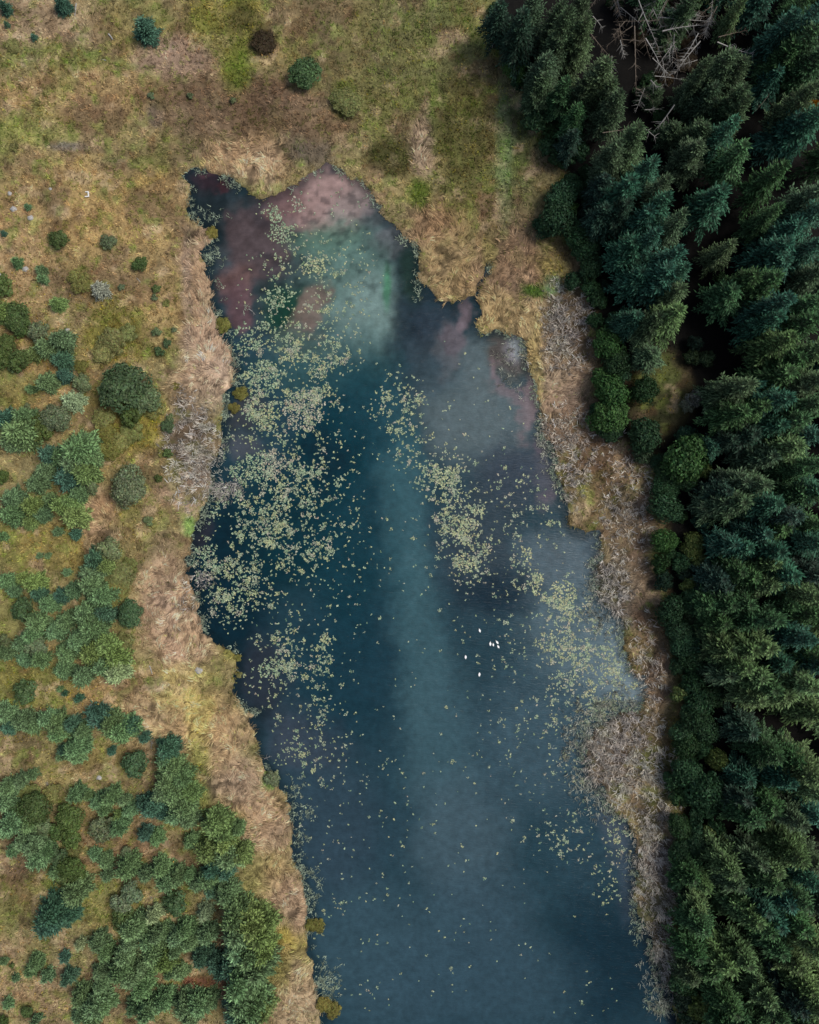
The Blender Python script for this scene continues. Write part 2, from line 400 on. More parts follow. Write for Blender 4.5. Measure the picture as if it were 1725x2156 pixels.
def dens(lst, soft=0.45):
    img = np.zeros(MX.shape)
    for b in lst:
        cx, cy, rx, ry = b[:4]; a = b[4] if len(b) > 4 else 1.0
        m = 1.6
        y0 = np.searchsorted(GY, (1078 - cy - ry * m - 25) * K); y1 = np.searchsorted(GY, (1078 - cy + ry * m + 25) * K)
        x0 = np.searchsorted(GX, (cx - rx * m - 25 - 862.5) * K); x1 = np.searchsorted(GX, (cx + rx * m + 25 - 862.5) * K)
        sl = (slice(y0, y1), slice(x0, x1))
        wk = min(1.0, min(rx, ry) / 45.0)
        d = np.sqrt(((DX[sl] + wk * warpx[sl] - cx) / rx) ** 2 + ((DY[sl] + wk * warpy[sl] - cy) / ry) ** 2)
        img[sl] = np.maximum(img[sl], a * (1 - smooth(1 - soft, 1 + soft, d)))
    return img


LAND = [(a, b, c, d, e, min(.95, f * 1.18)) for a, b, c, d, e, f in LAND]
land_c = blobs((130, 117, 74), LAND)


def patch(col, size, seed, lo, amt):
    global land_c
    w = (amt * smooth(lo, lo + .16, fbm(MX, MY, size, seed, 5)))[..., None] * (1 - 0.75 * np.clip(dens(STRAW), 0, 1))[..., None]
    land_c = land_c * (1 - w) + s2l(col) * w


patch((98, 106, 46), 9, 401, .14, .48)       # moss and rush
patch((106, 86, 64), 8, 411, .06, .6)       # dead heather
patch((174, 150, 114), 3.2, 421, .24, .55)   # bleached straw
patch((92, 66, 46), 2.6, 431, .30, .5)       # peat
patch((112, 122, 52), 2.2, 441, .26, .6)     # freshly grown tufts
BELT = [(440, 235, 130, 70, (104, 84, 62), .75), (560, 235, 90, 70, (92, 73, 54), .75), (650, 300, 60, 46, (90, 80, 66), .75), (680, 240, 80, 60, (106, 85, 62), .7), (370, 120, 66, 42, (146, 122, 102), .6),
        (495, 145, 36, 48, (92, 104, 24), .85), (480, 50, 76, 70, (108, 108, 42), .6), (730, 212, 30, 36, (84, 96, 26), .8), (830, 340, 50, 38, (72, 70, 32), .75), (890, 312, 22, 58, (152, 130, 104), .7), (880, 415, 18, 34, (80, 96, 28), .8),
        (985, 300, 60, 120, (84, 80, 40), .6), (1062, 330, 18, 150, (102, 122, 76), .5), (800, 150, 90, 90, (104, 98, 54), .5), (555, 92, 26, 26, (50, 40, 26), .9), (515, 45, 30, 30, (66, 60, 34), .6), (285, 890, 60, 70, (128, 116, 42), .6), (240, 700, 56, 70, (118, 110, 44), .6)]
land_c = blobs(None, BELT, init=land_c)
mott = fbm(MX, MY, 2.2, 81, 4)[..., None]; mott2 = fbm(MX, MY, 5.0, 85, 4)[..., None]
land_c = land_c * (1 + 0.40 * mott) * (1 + np.array([0.08, 0.02, -0.10]) * mott2)
d_straw = dens(STRAW)
d_reed = dens(REEDS)
land_c = land_c * (1 - 0.5 * np.clip(d_reed * 1.3 - .3, 0, 1))[..., None]          # ground darker where the reeds stand
# sunken wet cracks running through the flattened reeds
crack = np.minimum(np.abs(fbm(MX, MY, 7.0, 301, 3)) / 0.036, np.abs(fbm(MX, MY, 4.0, 311, 3)) / 0.034)
crack = (1 - smooth(0.5, 1.4, crack)) * np.clip(d_straw * 1.3 + 0.25 * (fbm(MX, MY, 15, 321, 2) > 0), 0, 1)
height = height - 0.14 * crack * bank
land_c = land_c * (1 - 0.68 * crack[..., None])
wet = (1 - smooth(0.0, 0.6, lake_sd))[..., None]
land_c = land_c * (1 - 0.55 * wet)                                   # soaked peat right at the waterline
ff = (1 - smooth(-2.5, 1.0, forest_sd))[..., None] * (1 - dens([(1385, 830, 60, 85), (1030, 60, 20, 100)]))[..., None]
land_c = land_c * (1 - ff) + s2l((15, 14, 10)) * ff                  # needle litter, painted near-black to stand in for deep forest shade
land_c = (land_c * .88 + .12 * (land_c @ np.array([.3, .6, .1]))[..., None])
LAND_GAIN = 1.03
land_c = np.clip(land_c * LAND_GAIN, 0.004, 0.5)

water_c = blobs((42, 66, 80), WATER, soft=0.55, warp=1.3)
weed = smooth(0.12, 0.42, fbm(MX, MY, 1.3, 91, 3)) * smooth(-0.2, 0.2, fbm(MX, MY, 9, 95, 2)) * (1 - smooth(560, 720, DY)) 
water_c = water_c * (1 - 0.5 * weed[..., None]) + s2l((36, 46, 54)) * 0.5 * weed[..., None]
shal = (1 - smooth(700, 900, DY))
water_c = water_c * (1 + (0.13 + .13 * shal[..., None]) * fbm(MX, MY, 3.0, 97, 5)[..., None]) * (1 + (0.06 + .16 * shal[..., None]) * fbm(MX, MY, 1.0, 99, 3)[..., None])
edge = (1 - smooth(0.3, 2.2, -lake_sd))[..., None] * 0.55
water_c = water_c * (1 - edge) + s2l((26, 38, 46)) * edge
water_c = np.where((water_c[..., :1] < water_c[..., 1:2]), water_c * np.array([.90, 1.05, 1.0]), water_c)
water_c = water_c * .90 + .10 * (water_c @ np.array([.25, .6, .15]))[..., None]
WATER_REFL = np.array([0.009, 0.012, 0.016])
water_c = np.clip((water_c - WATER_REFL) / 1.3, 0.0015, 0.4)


def sample(img, x, y):
    fx = np.clip((np.asarray(x) - GX[0]) / STEP, 0, len(GX) - 1.001); fy = np.clip((np.asarray(y) - GY[0]) / STEP, 0, len(GY) - 1.001)
    xi = fx.astype(int); yi = fy.astype(int); fx = fx - xi; fy = fy - yi
    if img.ndim == 3:
        fx = fx[..., None]; fy = fy[..., None]
    return (img[yi, xi] * (1 - fx) + img[yi, xi + 1] * fx) * (1 - fy) + (img[yi + 1, xi] * (1 - fx) + img[yi + 1, xi + 1] * fx) * fy


def ground_z(x, y):
    return float(sample(height, np.array([x]), np.array([y]))[0])


# ------------------------------------------------------------------ ground and water sheets
def grid_lines(fine_lo, fine_hi, step, far):
    core = np.arange(fine_lo, fine_hi + 1e-6, step)
    g = []; d = step; v = fine_hi
    while v < far:
        d *= 1.6; v += d; g.append(v)
    g2 = []; d = step; v = fine_lo
    while v > -far:
        d *= 1.6; v -= d; g2.append(v)
    return np.concatenate([np.array(g2[::-1]), core, np.array(g)])


def ground_material():
    m, nt, out = nodes_mat('heath_ground')
    tc = nt.nodes.new('ShaderNodeTexCoord')
    at = nt.nodes.new('ShaderNodeAttribute'); at.attribute_name = 'Col'
    n1 = noise_node(nt, 1.1, 6, 0.7, tc.outputs['Object']); n2 = noise_node(nt, 5.0, 4, 0.7, tc.outputs['Object'])
    f1 = ramp(nt, n1.outputs['Fac'], 0.3, 0.7, 0.62, 1.32); f2 = ramp(nt, n2.outputs['Fac'], 0.3, 0.7, 0.68, 1.28)
    mu = nt.nodes.new('ShaderNodeMath'); mu.operation = 'MULTIPLY'
    nt.links.new(f1, mu.inputs[0]); nt.links.new(f2, mu.inputs[1])
    cb = nt.nodes.new('ShaderNodeCombineXYZ')
    for i in range(3):
        nt.links.new(mu.outputs[0], cb.inputs[i])
    c = mulcol(nt, at.outputs['Color'], cb.outputs[0])
    p = nt.nodes.new('ShaderNodeBsdfPrincipled'); p.inputs['Roughness'].default_value = 0.9
    p.inputs['Specular IOR Level'].default_value = 0.15
    nt.links.new(c, p.inputs['Base Color'])
    b = nt.nodes.new('ShaderNodeBump'); b.inputs['Strength'].default_value = 0.8; b.inputs['Distance'].default_value = 0.12
    nt.links.new(n2.outputs['Fac'], b.inputs['Height']); nt.links.new(b.outputs[0], p.inputs['Normal'])
    nt.links.new(p.outputs[0], out.inputs['Surface'])
    return m


def water_material():
    m, nt, out = nodes_mat('lake_water')
    tc = nt.nodes.new('ShaderNodeTexCoord')
    at = nt.nodes.new('ShaderNodeAttribute'); at.attribute_name = 'Col'
    n1 = noise_node(nt, 0.8, 6, 0.65, tc.outputs['Object'])
    f1 = ramp(nt, n1.outputs['Fac'], 0.3, 0.7, 0.80, 1.20)
    cb = nt.nodes.new('ShaderNodeCombineXYZ')
    for i in range(3):
        nt.links.new(f1, cb.inputs[i])
    c = mulcol(nt, at.outputs['Color'], cb.outputs[0])
    p = nt.nodes.new('ShaderNodeBsdfPrincipled')
    p.inputs['Roughness'].default_value = 0.12
    p.inputs['IOR'].default_value = 1.333
    p.inputs['Specular IOR Level'].default_value = 0.32
    nt.links.new(c, p.inputs['Base Color'])
    mp = nt.nodes.new('ShaderNodeMapping'); mp.inputs['Rotation'].default_value = (0, 0, R(28)); mp.inputs['Scale'].default_value = (0.55, 2.2, 1)
    nt.links.new(tc.outputs['Object'], mp.inputs['Vector'])
    n2 = noise_node(nt, 1.6, 4, 0.6, mp.outputs[0]); n2.inputs['Distortion'].default_value = 0.6
    b = nt.nodes.new('ShaderNodeBump'); b.inputs['Strength'].default_value = 1.0; b.inputs['Distance'].default_value = 0.07
    nt.links.new(n2.outputs['Fac'], b.inputs['Height']); nt.links.new(b.outputs[0], p.inputs['Normal'])
    nt.links.new(p.outputs[0], out.inputs['Surface'])
    return m


def sheet(name, xs, ys, zfun, cimg, mat, keep=None):
    X, Y = np.meshgrid(xs, ys)
    x, y = X.ravel(), Y.ravel()
    cx, cy = np.clip(x, GX[0], GX[-1]), np.clip(y, GY[0], GY[-1])
    V = np.stack([x, y, zfun(cx, cy)], 1)
    C = sample(cimg, cx, cy)
    if name == 'ground':                                   # open moor beyond the mapped ground
        w = np.clip(np.maximum(np.abs(x) - 96, np.abs(y) - 114) / 8, 0, 1)[:, None]
        C = C * (1 - w) + np.array([0.20, 0.165, 0.075]) * w
    nx, ny = len(xs), len(ys)
    idx = np.arange(nx * ny).reshape(ny, nx)
    F = np.stack([idx[:-1, :-1], idx[:-1, 1:], idx[1:, 1:], idx[1:, :-1]], -1).reshape(-1, 4)
    if keep is not None:
        kv = keep(cx, cy)
        F = F[kv[F].any(1)]
        used = np.unique(F); remap = np.full(len(V), -1); remap[used] = np.arange(len(used))
        V, C, F = V[used], C[used], remap[F]
    return link(name, mesh_np(name, V, F, mat, C, True))


gx = grid_lines(-92, 92, 0.36, 2500); gy = grid_lines(-110, 110, 0.36, 2500)
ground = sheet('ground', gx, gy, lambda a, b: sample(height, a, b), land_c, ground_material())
tag(ground, 'uneven boggy heath and forest floor around the lake', 'ground', kind='structure')
wx_ = np.arange(-50, 62, 0.36); wy_ = np.concatenate([[-400, -240, -160, -135], np.arange(-121, 66, 0.36)])
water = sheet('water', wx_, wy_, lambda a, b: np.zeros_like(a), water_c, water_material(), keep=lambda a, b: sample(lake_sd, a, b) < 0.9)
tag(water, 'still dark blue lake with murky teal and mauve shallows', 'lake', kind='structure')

# ------------------------------------------------------------------ ground cover (uncountable)
M_GRASS = leaf_material('dry_grass', 0.15, 0.8, use_obj=False, spec=0.1)
M_SCRUB = leaf_material('scrub_leaf', 0.25, 0.6, use_obj=False)


def blades(px, py, pz, col, nb, az, az_j, length, lean, lean_j, width, segs=1, spread=0.15):
    n = len(px)
    A = (np.repeat(az, nb) + rng.normal(0, 1, n * nb) * az_j)
    L = np.repeat(length, nb) * rng.uniform(0.6, 1.25, n * nb)
    T = np.clip(np.repeat(lean, nb) + rng.normal(0, 1, n * nb) * lean_j, 0.05, 1.5)
    Wd = np.repeat(width, nb) * rng.uniform(0.7, 1.3, n * nb)
    base = np.stack([np.repeat(px, nb) + rng.normal(0, spread, n * nb), np.repeat(py, nb) + rng.normal(0, spread, n * nb), np.repeat(pz, nb)], 1)
    C = np.repeat(col, nb, 0) * rng.uniform(0.72, 1.28, (n * nb, 1))
    side = np.stack([-np.sin(A), np.cos(A), np.zeros_like(A)], 1)
    rows = []
    for s in range(segs + 1):
        f = s / segs
        tl = T * (0.6 + 0.5 * f) if segs > 1 else T
        d = np.stack([np.sin(tl) * np.cos(A), np.sin(tl) * np.sin(A), np.cos(tl)], 1)
        w = Wd * (1 - 0.75 * f)
        c = base + d * (L * f)[:, None]
        rows.append((c - side * w[:, None] / 2, c + side * w[:, None] / 2))
    nv = 2 * (segs + 1)
    V = np.empty((n * nb, nv, 3))
    for s, (a, b) in enumerate(rows):
        V[:, 2 * s] = a; V[:, 2 * s + 1] = b
    o = np.arange(n * nb) * nv
    F = np.concatenate([np.stack([o + 2 * s, o + 2 * s + 1, o + 2 * s + 3, o + 2 * s + 2], 1) for s in range(segs)])
    return V.reshape(-1, 3), F, np.repeat(C, nv, 0)


def leaves(c, nrm, size, elong, col):
    """rhombic leaf faces: centres c, normals nrm"""
    n = len(c)
    r = rng.normal(0, 1, (n, 3))
    u = np.cross(nrm, r); u /= np.linalg.norm(u, axis=1, keepdims=True) + 1e-9
    v = np.cross(nrm, u); v /= np.linalg.norm(v, axis=1, keepdims=True) + 1e-9
    a = (size * elong)[:, None]; b = size[:, None]
    V = np.stack([c - u * a, c - v * b, c + u * a, c + v * b], 1)
    F = np.arange(n * 4).reshape(n, 4)
    return V.reshape(-1, 3), F, np.repeat(col, 4, 0)


def scatter(n, lo=(-84, -103), hi=(62, 103)):
    return rng.uniform(lo[0], hi[0], n), rng.uniform(lo[1], hi[1], n)


d_emer = dens(EMERGENT, 0.5); d_scrub = dens(SCRUB)
flow = np.pi * 1.3 * fbm(MX, MY, 6, 131, 2) + 2.2

# short meadow grass
x, y = scatter(125000)
k = (sample(lake_sd, x, y) > 0.15) & (sample(forest_sd, x, y) > -1.5) & (rng.random(len(x)) > 0.75 * sample(d_straw, x, y)) & (rng.random(len(x)) > 0.9 * sample(crack, x, y)) & (rng.random(len(x)) > 0.85 * sample(d_reed, x, y))
x, y = x[k], y[k]
c = sample(land_c, x, y)
tn = fbm(x, y, 1.3, 141, 3)[:, None]; tn2 = fbm(x, y, 0.7, 145, 2)[:, None]
c = c * np.where(tn > 0.22, np.array([0.78, 1.0, 0.62]), np.where(tn < -0.25, np.array([1.22, 1.12, 1.05]), 1.0)) * (1 + 0.55 * tn2) * rng.uniform(0.45, 1.75, (len(x), 1)) * 1.05
V, F, C = blades(x, y, sample(height, x, y) - 0.02, c, 4, sample(flow, x, y), 1.2, np.full(len(x), 0.50), np.full(len(x), 1.0), 0.25, np.full(len(x), 0.13))
tag(link('meadow_grass', mesh_np('meadow_grass', V, F, M_GRASS, np.clip(C, 0.003, 0.6))), 'rough tan and olive moor grass covering the heath', 'grass', kind='stuff')

# flattened dead reeds on the banks
x, y = scatter(80000)
k = (sample(lake_sd, x, y) > 0.05) & (rng.random(len(x)) < 1.1 * sample(d_straw, x, y) - .5 * sample(d_reed, x, y)) & (sample(forest_sd, x, y) > -0.5) & (rng.random(len(x)) > 0.92 * sample(crack, x, y))
x, y = x[k], y[k]
c = sample(land_c, x, y) * 1.12 * rng.uniform(0.5, 1.9, (len(x), 1)) * (1 + 0.5 * fbm(x, y, 1.0, 151, 2)[:, None])
V, F, C = blades(x, y, sample(height, x, y), c, 5, sample(flow, x, y), 0.35, np.full(len(x), 0.95), np.full(len(x), 1.15), 0.2, np.full(len(x), 0.11), segs=2, spread=0.2)
tag(link('flattened_reeds', mesh_np('flattened_reeds', V, F, M_GRASS, np.clip(C, 0.003, 0.6))), 'pale straw coloured dead reeds lying flattened along the lake bank', 'reeds', kind='stuff')

# standing reed beds
x, y = scatter(130000, (-50, -103), (58, 60))
dr = sample(d_reed, x, y)
k = (rng.random(len(x)) < 0.95 * dr * (0.25 + 0.8 * (fbm(x, y, 1.3, 161, 2) > 0.0))) & (sample(lake_sd, x, y) > -8)
x, y = x[k], y[k]
inw = (smooth(0.6, -1.2, sample(lake_sd, x, y)) * (1 - sample(dens([(475, 1030, 36, 28), (428, 1222, 26, 18)]), x, y)))[:, None]
c = np.clip(sample(land_c, x, y) * 1.6, 0.1, 1) * 0.35 + 0.65 * np.array([0.35, 0.325, 0.29])
c = c * (1 - 0.6 * inw) + np.array([0.14, 0.17, 0.13]) * 0.6 * inw
c = c * rng.uniform(0.4, 2.3, (len(x), 1))
V, F, C = blades(x, y, np.maximum(sample(height, x, y), -0.2), c, 5, rng.uniform(0, 6.28, len(x)), 0.9, np.full(len(x), 1.0), np.full(len(x), 0.75), 0.25, np.full(len(x), 0.13), segs=1, spread=0.16)
tag(link('reed_bed', mesh_np('reed_bed', V, F, M_GRASS, np.clip(C, 0.003, 0.62))), 'standing grey and straw reeds with dark gaps along the shore', 'reeds', kind='stuff')

# plants rooted in the shallow water
x, y = scatter(150000, (-50, -103), (58, 66))
fr_ = smooth(-1.3, -.2, sample(lake_sd, x, y)) * (fbm(x, y, 4.0, 175, 3) > 0.02) * .8
k = (rng.random(len(x)) < np.maximum(fr_, 0.95 * sample(d_emer, x, y) * (fbm(x, y, 1.6, 171, 3) > -0.12))) & (sample(lake_sd, x, y) < 0.5)
x, y = x[k], y[k]
c = np.array([0.20, 0.245, 0.18]) * rng.uniform(0.5, 1.7, (len(x), 1))
V, F, C = blades(x, y, np.full(len(x), -0.05), c, 4, rng.uniform(0, 6.28, len(x)), 1.0, np.full(len(x), 0.6), np.full(len(x), 1.0), 0.25, np.full(len(x), 0.12), segs=1, spread=0.14)
tag(link('water_sedge', mesh_np('water_sedge', V, F, M_GRASS, np.clip(C, 0.003, 0.6))), 'grey green sedge standing in the shallow water near the shore', 'sedge', kind='stuff')

# low scrub leaves
x, y = scatter(230000, (-84, -103), (66, 103))
k = (rng.random(len(x)) < 0.85 * sample(d_scrub, x, y) * (fbm(x, y, 1.5, 181, 3) > -0.25)) & (sample(lake_sd, x, y) > -0.2)
x, y = x[k], y[k]
top = 0.18 + 0.55 * np.clip(fbm(x, y, 1.6, 185, 3) + 0.35, 0, 1)
c = np.clip(sample(land_c, x, y), 0.02, 1) * np.array([0.85, 1.0, 0.7]) * rng.uniform(0.45, 1.75, (len(x), 1))
sn = fbm(x, y, 2.0, 191, 3)[:, None]
c = np.where(sn > .25, c * np.array([1.5, 1.2, .8]), np.where(sn < -.3, c * np.array([1.15, .75, .75]), c))
nr = np.stack([rng.normal(0, .55, len(x)), rng.normal(0, .55, len(x)), np.ones(len(x))], 1); nr /= np.linalg.norm(nr, axis=1, keepdims=True)
V, F, C = leaves(np.stack([x, y, sample(height, x, y) + top * rng.uniform(0.5, 1.1, len(x))], 1), nr, rng.uniform(0.07, 0.14, len(x)), rng.uniform(1.2, 2.0, len(x)), c)
tag(link('low_scrub', mesh_np('low_scrub', V, F, M_SCRUB, np.clip(C, 0.003, 0.5))), 'low olive green heather and bramble scrub spread over the moor', 'scrub', kind='stuff')

# ------------------------------------------------------------------ lily pads
M_LILY = leaf_material('lily_pad', 0.0, 0.45, use_obj=False, spec=0.4)
LILY = [(640, 560, 70, 70, .5), (700, 600, 66, 90, .4), (640, 740, 100, 60, .75), (600, 690, 60, 50, .4), (565, 800, 46, 60, .8), (640, 850, 60, 50, .9), (560, 865, 40, 46, .9),
        (600, 930, 100, 40, .55), (620, 1030, 90, 70, .75), (560, 1095, 130, 95, .8), (640, 1140, 80, 80, .5), (480, 1180, 76, 56, .6), (500, 1235, 80, 60, .7),
        (700, 960, 60, 60, .3), (720, 1100, 70, 130, .13), (640, 1340, 80, 50, .32), (620, 1400, 80, 100, .6), (660, 1480, 80, 100, .32), (650, 1590, 70, 60, .35),
        (625, 1690, 36, 60, .3), (850, 850, 50, 56, .75), (850, 905, 36, 30, .5), (880, 960, 42, 40, .85), (930, 1010, 48, 46, .8), (965, 1080, 48, 70, .8),
        (985, 1160, 45, 70, .7), (1060, 1030, 80, 40, .28), (1120, 1110, 60, 90, .28), (1110, 1200, 36, 40, .5), (1190, 1310, 70, 66, .7), (1235, 1395, 75, 90, .8),
        (1230, 1465, 85, 66, .7), (1100, 1300, 100, 200, .12), (1050, 1375, 60, 50, .25), (1150, 1560, 120, 120, .18), (1195, 1750, 60, 56, .3), (1290, 1790, 28, 70, .45),
        (1285, 1850, 30, 46, .35), (880, 1300, 260, 420, .03), (820, 1720, 260, 330, .05), (1000, 1500, 240, 400, .045), (1000, 1050, 170, 200, .09), (700, 1250, 120, 150, .12), (760, 1980, 180, 190, .025), (740, 2080, 60, 16, .2), (600, 470, 50, 60, .25), (680, 430, 60, 60, .1),
        (680, 680, 60, 100, .25), (570, 640, 70, 80, .15), (1250, 2100, 60, 60, .06), (1100, 2000, 40, 20, .1), (690, 1850, 40, 120, .1), (700, 800, 60, 80, .25), (480, 1110, 50, 40, .3)]
RAFTS = [  # cx, cy, rx, ry, tint, where
    (590, 487, 24, 36, 'g', 'compact pale green lily raft on the mauve water near the lake head'),
    (578, 446, 18, 14, 'g', 'small lily raft just above the compact raft near the lake head'),
    (632, 430, 16, 20, 'p', 'loose broken lily raft on the pink shallows at the lake head'),
    (584, 622, 28, 30, 'g', 'round pale green lily raft beside the dark green water'),
    (525, 716, 30, 38, 'g', 'dense pale green lily raft near the reed bank level with the yellow shore bush'),
    (548, 688, 20, 12, 'g', 'narrow lily raft touching the top of a dense raft near the bank'),
    (560, 795, 34, 40, 'g', 'ragged lily raft of grey green pads below the red brown shallows'),
    (560, 868, 32, 34, 'y', 'yellowish lily raft with a blue water gap beside the pale grey raft'),
    (637, 862, 44, 42, 'p', 'largest lily raft, pale grey tan pads packed in a broad round mat'),
    (527, 985, 38, 36, 'g', 'dense light green lily raft off the standing reed bank'),
    (580, 975, 34, 26, 'p', 'greyish lily raft joined to the dense light green raft'),
    (436, 1159, 26, 18, 'g', 'grey green lily raft close under the grassy point of the bank'),
    (1131, 1217, 12, 32, 'y', 'tall narrow yellow lily raft in the open water near the forest shore'),
    (1185, 1255, 38, 30, 'y', 'broad pale yellow lily raft at the top of the forest shore lily field'),
    (1162, 1102, 14, 9, 'y', 'small isolated lily raft on dark water below the reed spit'),
    (1113, 1178, 16, 22, 'y', 'ragged lily raft above the tall narrow yellow raft'),
    (980, 1110, 26, 24, 'y', 'bright yellow lily raft inside the middle lily field'),
    (980, 1185, 24, 20, 'y', 'curled lily raft at the lower end of the middle lily field'),
    (660, 560, 26, 22, 'y', 'tan yellow lily raft on the cloudy teal water'),
    (562, 1412, 16, 16, 'g', 'small green lily raft near the bend of the tan bank'),
    (690, 822, 12, 12, 'y', 'compact yellowish lily raft on open teal water'),
    (930, 1005, 26, 18, 'y', 'long ragged lily raft along the upper middle lily field'),
]


def pads(cx, cy, r, col, z):
    """notched round floating leaves as 6-sided fans (quads)"""
    n = len(cx)
    a0 = rng.uniform(0, 6.28, n)
    ang = a0[:, None] + np.array([0.30, 1.55, 2.6, 3.7, 4.75, 5.98])[None]
    rad = r[:, None] * rng.uniform(0.85, 1.1, (n, 6))
    ring = np.stack([cx[:, None] + rad * np.cos(ang), cy[:, None] + rad * np.sin(ang), z[:, None] + rng.uniform(0, 0.035, (n, 6))], -1)
    cen = np.stack([cx + 0.1 * r * np.cos(a0), cy + 0.1 * r * np.sin(a0), z], 1)[:, None]
    V = np.concatenate([cen, ring], 1)
    o = np.arange(n) * 7
    F = np.concatenate([np.stack([o, o + 1, o + 2, o + 3], 1), np.stack([o, o + 3, o + 4, o + 5], 1), np.stack([o, o + 5, o + 6, o + 6], 1)])
    F = F[: 2 * n]  # two quads; the last sliver stays the notch
    return V.reshape(-1, 3), F, np.repeat(col, 7, 0)


TINT = {'g': (0.25, 0.32, 0.20), 'y': (0.32, 0.35, 0.19), 'p': (0.31, 0.305, 0.23), 'n': (0.265, 0.31, 0.21)}


def pad_cols(n, t):
    c = np.tile(np.array(TINT[t]), (n, 1)) * rng.uniform(0.5, 1.4, (n, 1))
    odd = rng.random(n)
    c = np.where((odd < 0.12)[:, None], c * np.array([1.08, 0.88, 0.85]), c)
    return np.where((odd > 0.72)[:, None], c * np.array([0.42, 0.56, 0.52]), c)


PLANTS = []   # collected for labelling: (object, base label, plan y)
taken = []
for (cx, cy, rx, ry, t, lab) in RAFTS:
    X, Y = plan(cx, cy); a, b = rx * K, ry * K
    taken.append((X, Y, max(a, b)))
    n = int(a * b * 3.14 * 13)
    th = rng.uniform(0, 6.28, n); rr = np.sqrt(rng.random(n)) * 1.15
    px = X + a * rr * np.cos(th); py = Y + b * rr * np.sin(th)
    rag = fbm(px, py, 1.8, 201, 4) - (rr - 0.75) * 1.1
    k = (rag > -0.2) & (sample(lake_sd, px, py) < -0.3)
    px, py = px[k], py[k]
    V, F, C = pads(px - X, py - Y, rng.uniform(0.11, 0.21, len(px)), pad_cols(len(px), t), rng.uniform(0.01, 0.07, len(px)))
    root = bpy.data.objects.new('lily_raft', None); COL.objects.link(root); root.location = (X, Y, 0)
    tag(root, lab, 'lily pads', 'large lily pad rafts on the lake')
    tag(link('pads', mesh_np('pads', V, F, M_LILY, C), root), kind='stuff')

d_lily = dens(LILY, 0.8)
CELL = 0.60
gxx, gyy = np.meshgrid(np.arange(-45, 50, CELL), np.arange(-96, 62, CELL))
x = gxx.ravel() + rng.uniform(-.42, .42, gxx.size) * CELL; y = gyy.ravel() + rng.uniform(-.42, .42, gxx.size) * CELL
prob = np.clip(1.3 * sample(d_lily, x, y) * np.clip(0.85 + 1.4 * fbm(x, y, 2.6, 211, 4), 0.1, 1.5), 0, .92)
k = (rng.random(len(x)) < prob) & (sample(lake_sd, x, y) < -0.7)
for sx_, sy_ in ((1464, 1923), (1496, 1964), (1505, 1967), (1517, 1959), (1520, 1972), (1421, 2004), (1463, 2057)):
    k &= np.hypot(x - plan(sx_ * .69, sy_ * .69)[0], y - plan(sx_ * .69, sy_ * .69)[1]) > 1.1
x, y = x[k], y[k]
pp = prob[k]
size = np.clip(rng.lognormal(-1.62, 0.45, len(x)) * (0.75 + 0.8 * np.clip(pp, 0, 1)), 0.08, 0.75)
order = np.argsort(-size)
FIELDS = [((640, 560), 'on the cloudy teal water at the lake head'), ((600, 820), 'among the rafts off the upper bank'), ((580, 1080), 'in the wide lily field off the grassy point'),
          ((490, 1220), 'under the bank below the grassy point'), ((630, 1420), 'off the yellow bend of the tan bank'), ((650, 1620), 'along the lower tan bank'),
          ((850, 870), 'at the top of the middle lily field'), ((960, 1080), 'in the dense middle lily field'), ((1110, 1130), 'between the middle field and forest shore'),
          ((1220, 1380), 'in the forest shore lily field'), ((1230, 1750), 'off the lower reed bed by the forest'), ((900, 1500), 'alone on the open deep water')]
NIND = 200
rest = [[], [], []]; off = 0
for rank, i in enumerate(order):
    s = size[i]
    n = max(1, int(s * s * 3.14 * 30 + 1.2))
    a = rng.uniform(0, 6.28); e = rng.uniform(0.4, 1.0)
    qx = rng.normal(0, 0.55 * s, n); qy = rng.normal(0, 0.55 * s * e, n)
    px = qx * math.cos(a) - qy * math.sin(a); py = qx * math.sin(a) + qy * math.cos(a)
    t = 'gyn'[int(rng.integers(3))]
    if rng.random() < 0.12: t = 'p'
    ind = rank < NIND
    V, F, C = pads(px if ind else px + x[i], py if ind else py + y[i], rng.uniform(0.07, 0.15, n), pad_cols(n, t), rng.uniform(0.01, 0.06, n))
    if ind:
        dxp, dyp = x[i] / K + 862.5, 1078 - y[i] / K
        f = min(FIELDS, key=lambda q: (q[0][0] - dxp) ** 2 + (q[0][1] - dyp) ** 2)[1]
        root = bpy.data.objects.new('lily_clump', None); COL.objects.link(root); root.location = (x[i], y[i], 0)
        tag(link('pads', mesh_np('pads', V, F, M_LILY, C), root), kind='stuff')
        tag(root, None, 'lily pads', 'lily clumps ' + f)
        tw = {'g': 'greenish', 'y': 'yellowish', 'n': 'pale', 'p': 'pinkish grey'}[t]
        PLANTS.append((root, f"{'wide' if s > .5 else 'small'} {tw} lily clump {f}", dyp))
    else:
        rest[0].append(V); rest[1].append(F + off); rest[2].append(C); off += len(V)
tag(link('lily_pads', mesh_np('lily_pads', np.concatenate(rest[0]), np.concatenate(rest[1]), M_LILY, np.concatenate(rest[2]))),
    'countless tiny lily pads dotted over the lake between the clumps', 'lily pads', kind='stuff')

# ------------------------------------------------------------------ plant prototypes
M_NEEDLE = leaf_material('needle_foliage', 0.1, 0.5)
M_LEAF = leaf_material('broad_foliage', 0.15, 0.55)
M_BARK = wood_material('grey_brown_bark', (0.035, 0.027, 0.02), (0.10, 0.08, 0.06))
M_DEAD = wood_material('bleached_dead_wood', (0.17, 0.165, 0.155), (0.38, 0.37, 0.345), 9)
M_DEADB = wood_material('brown_dead_wood', (0.085, 0.066, 0.05), (0.19, 0.155, 0.12), 9)


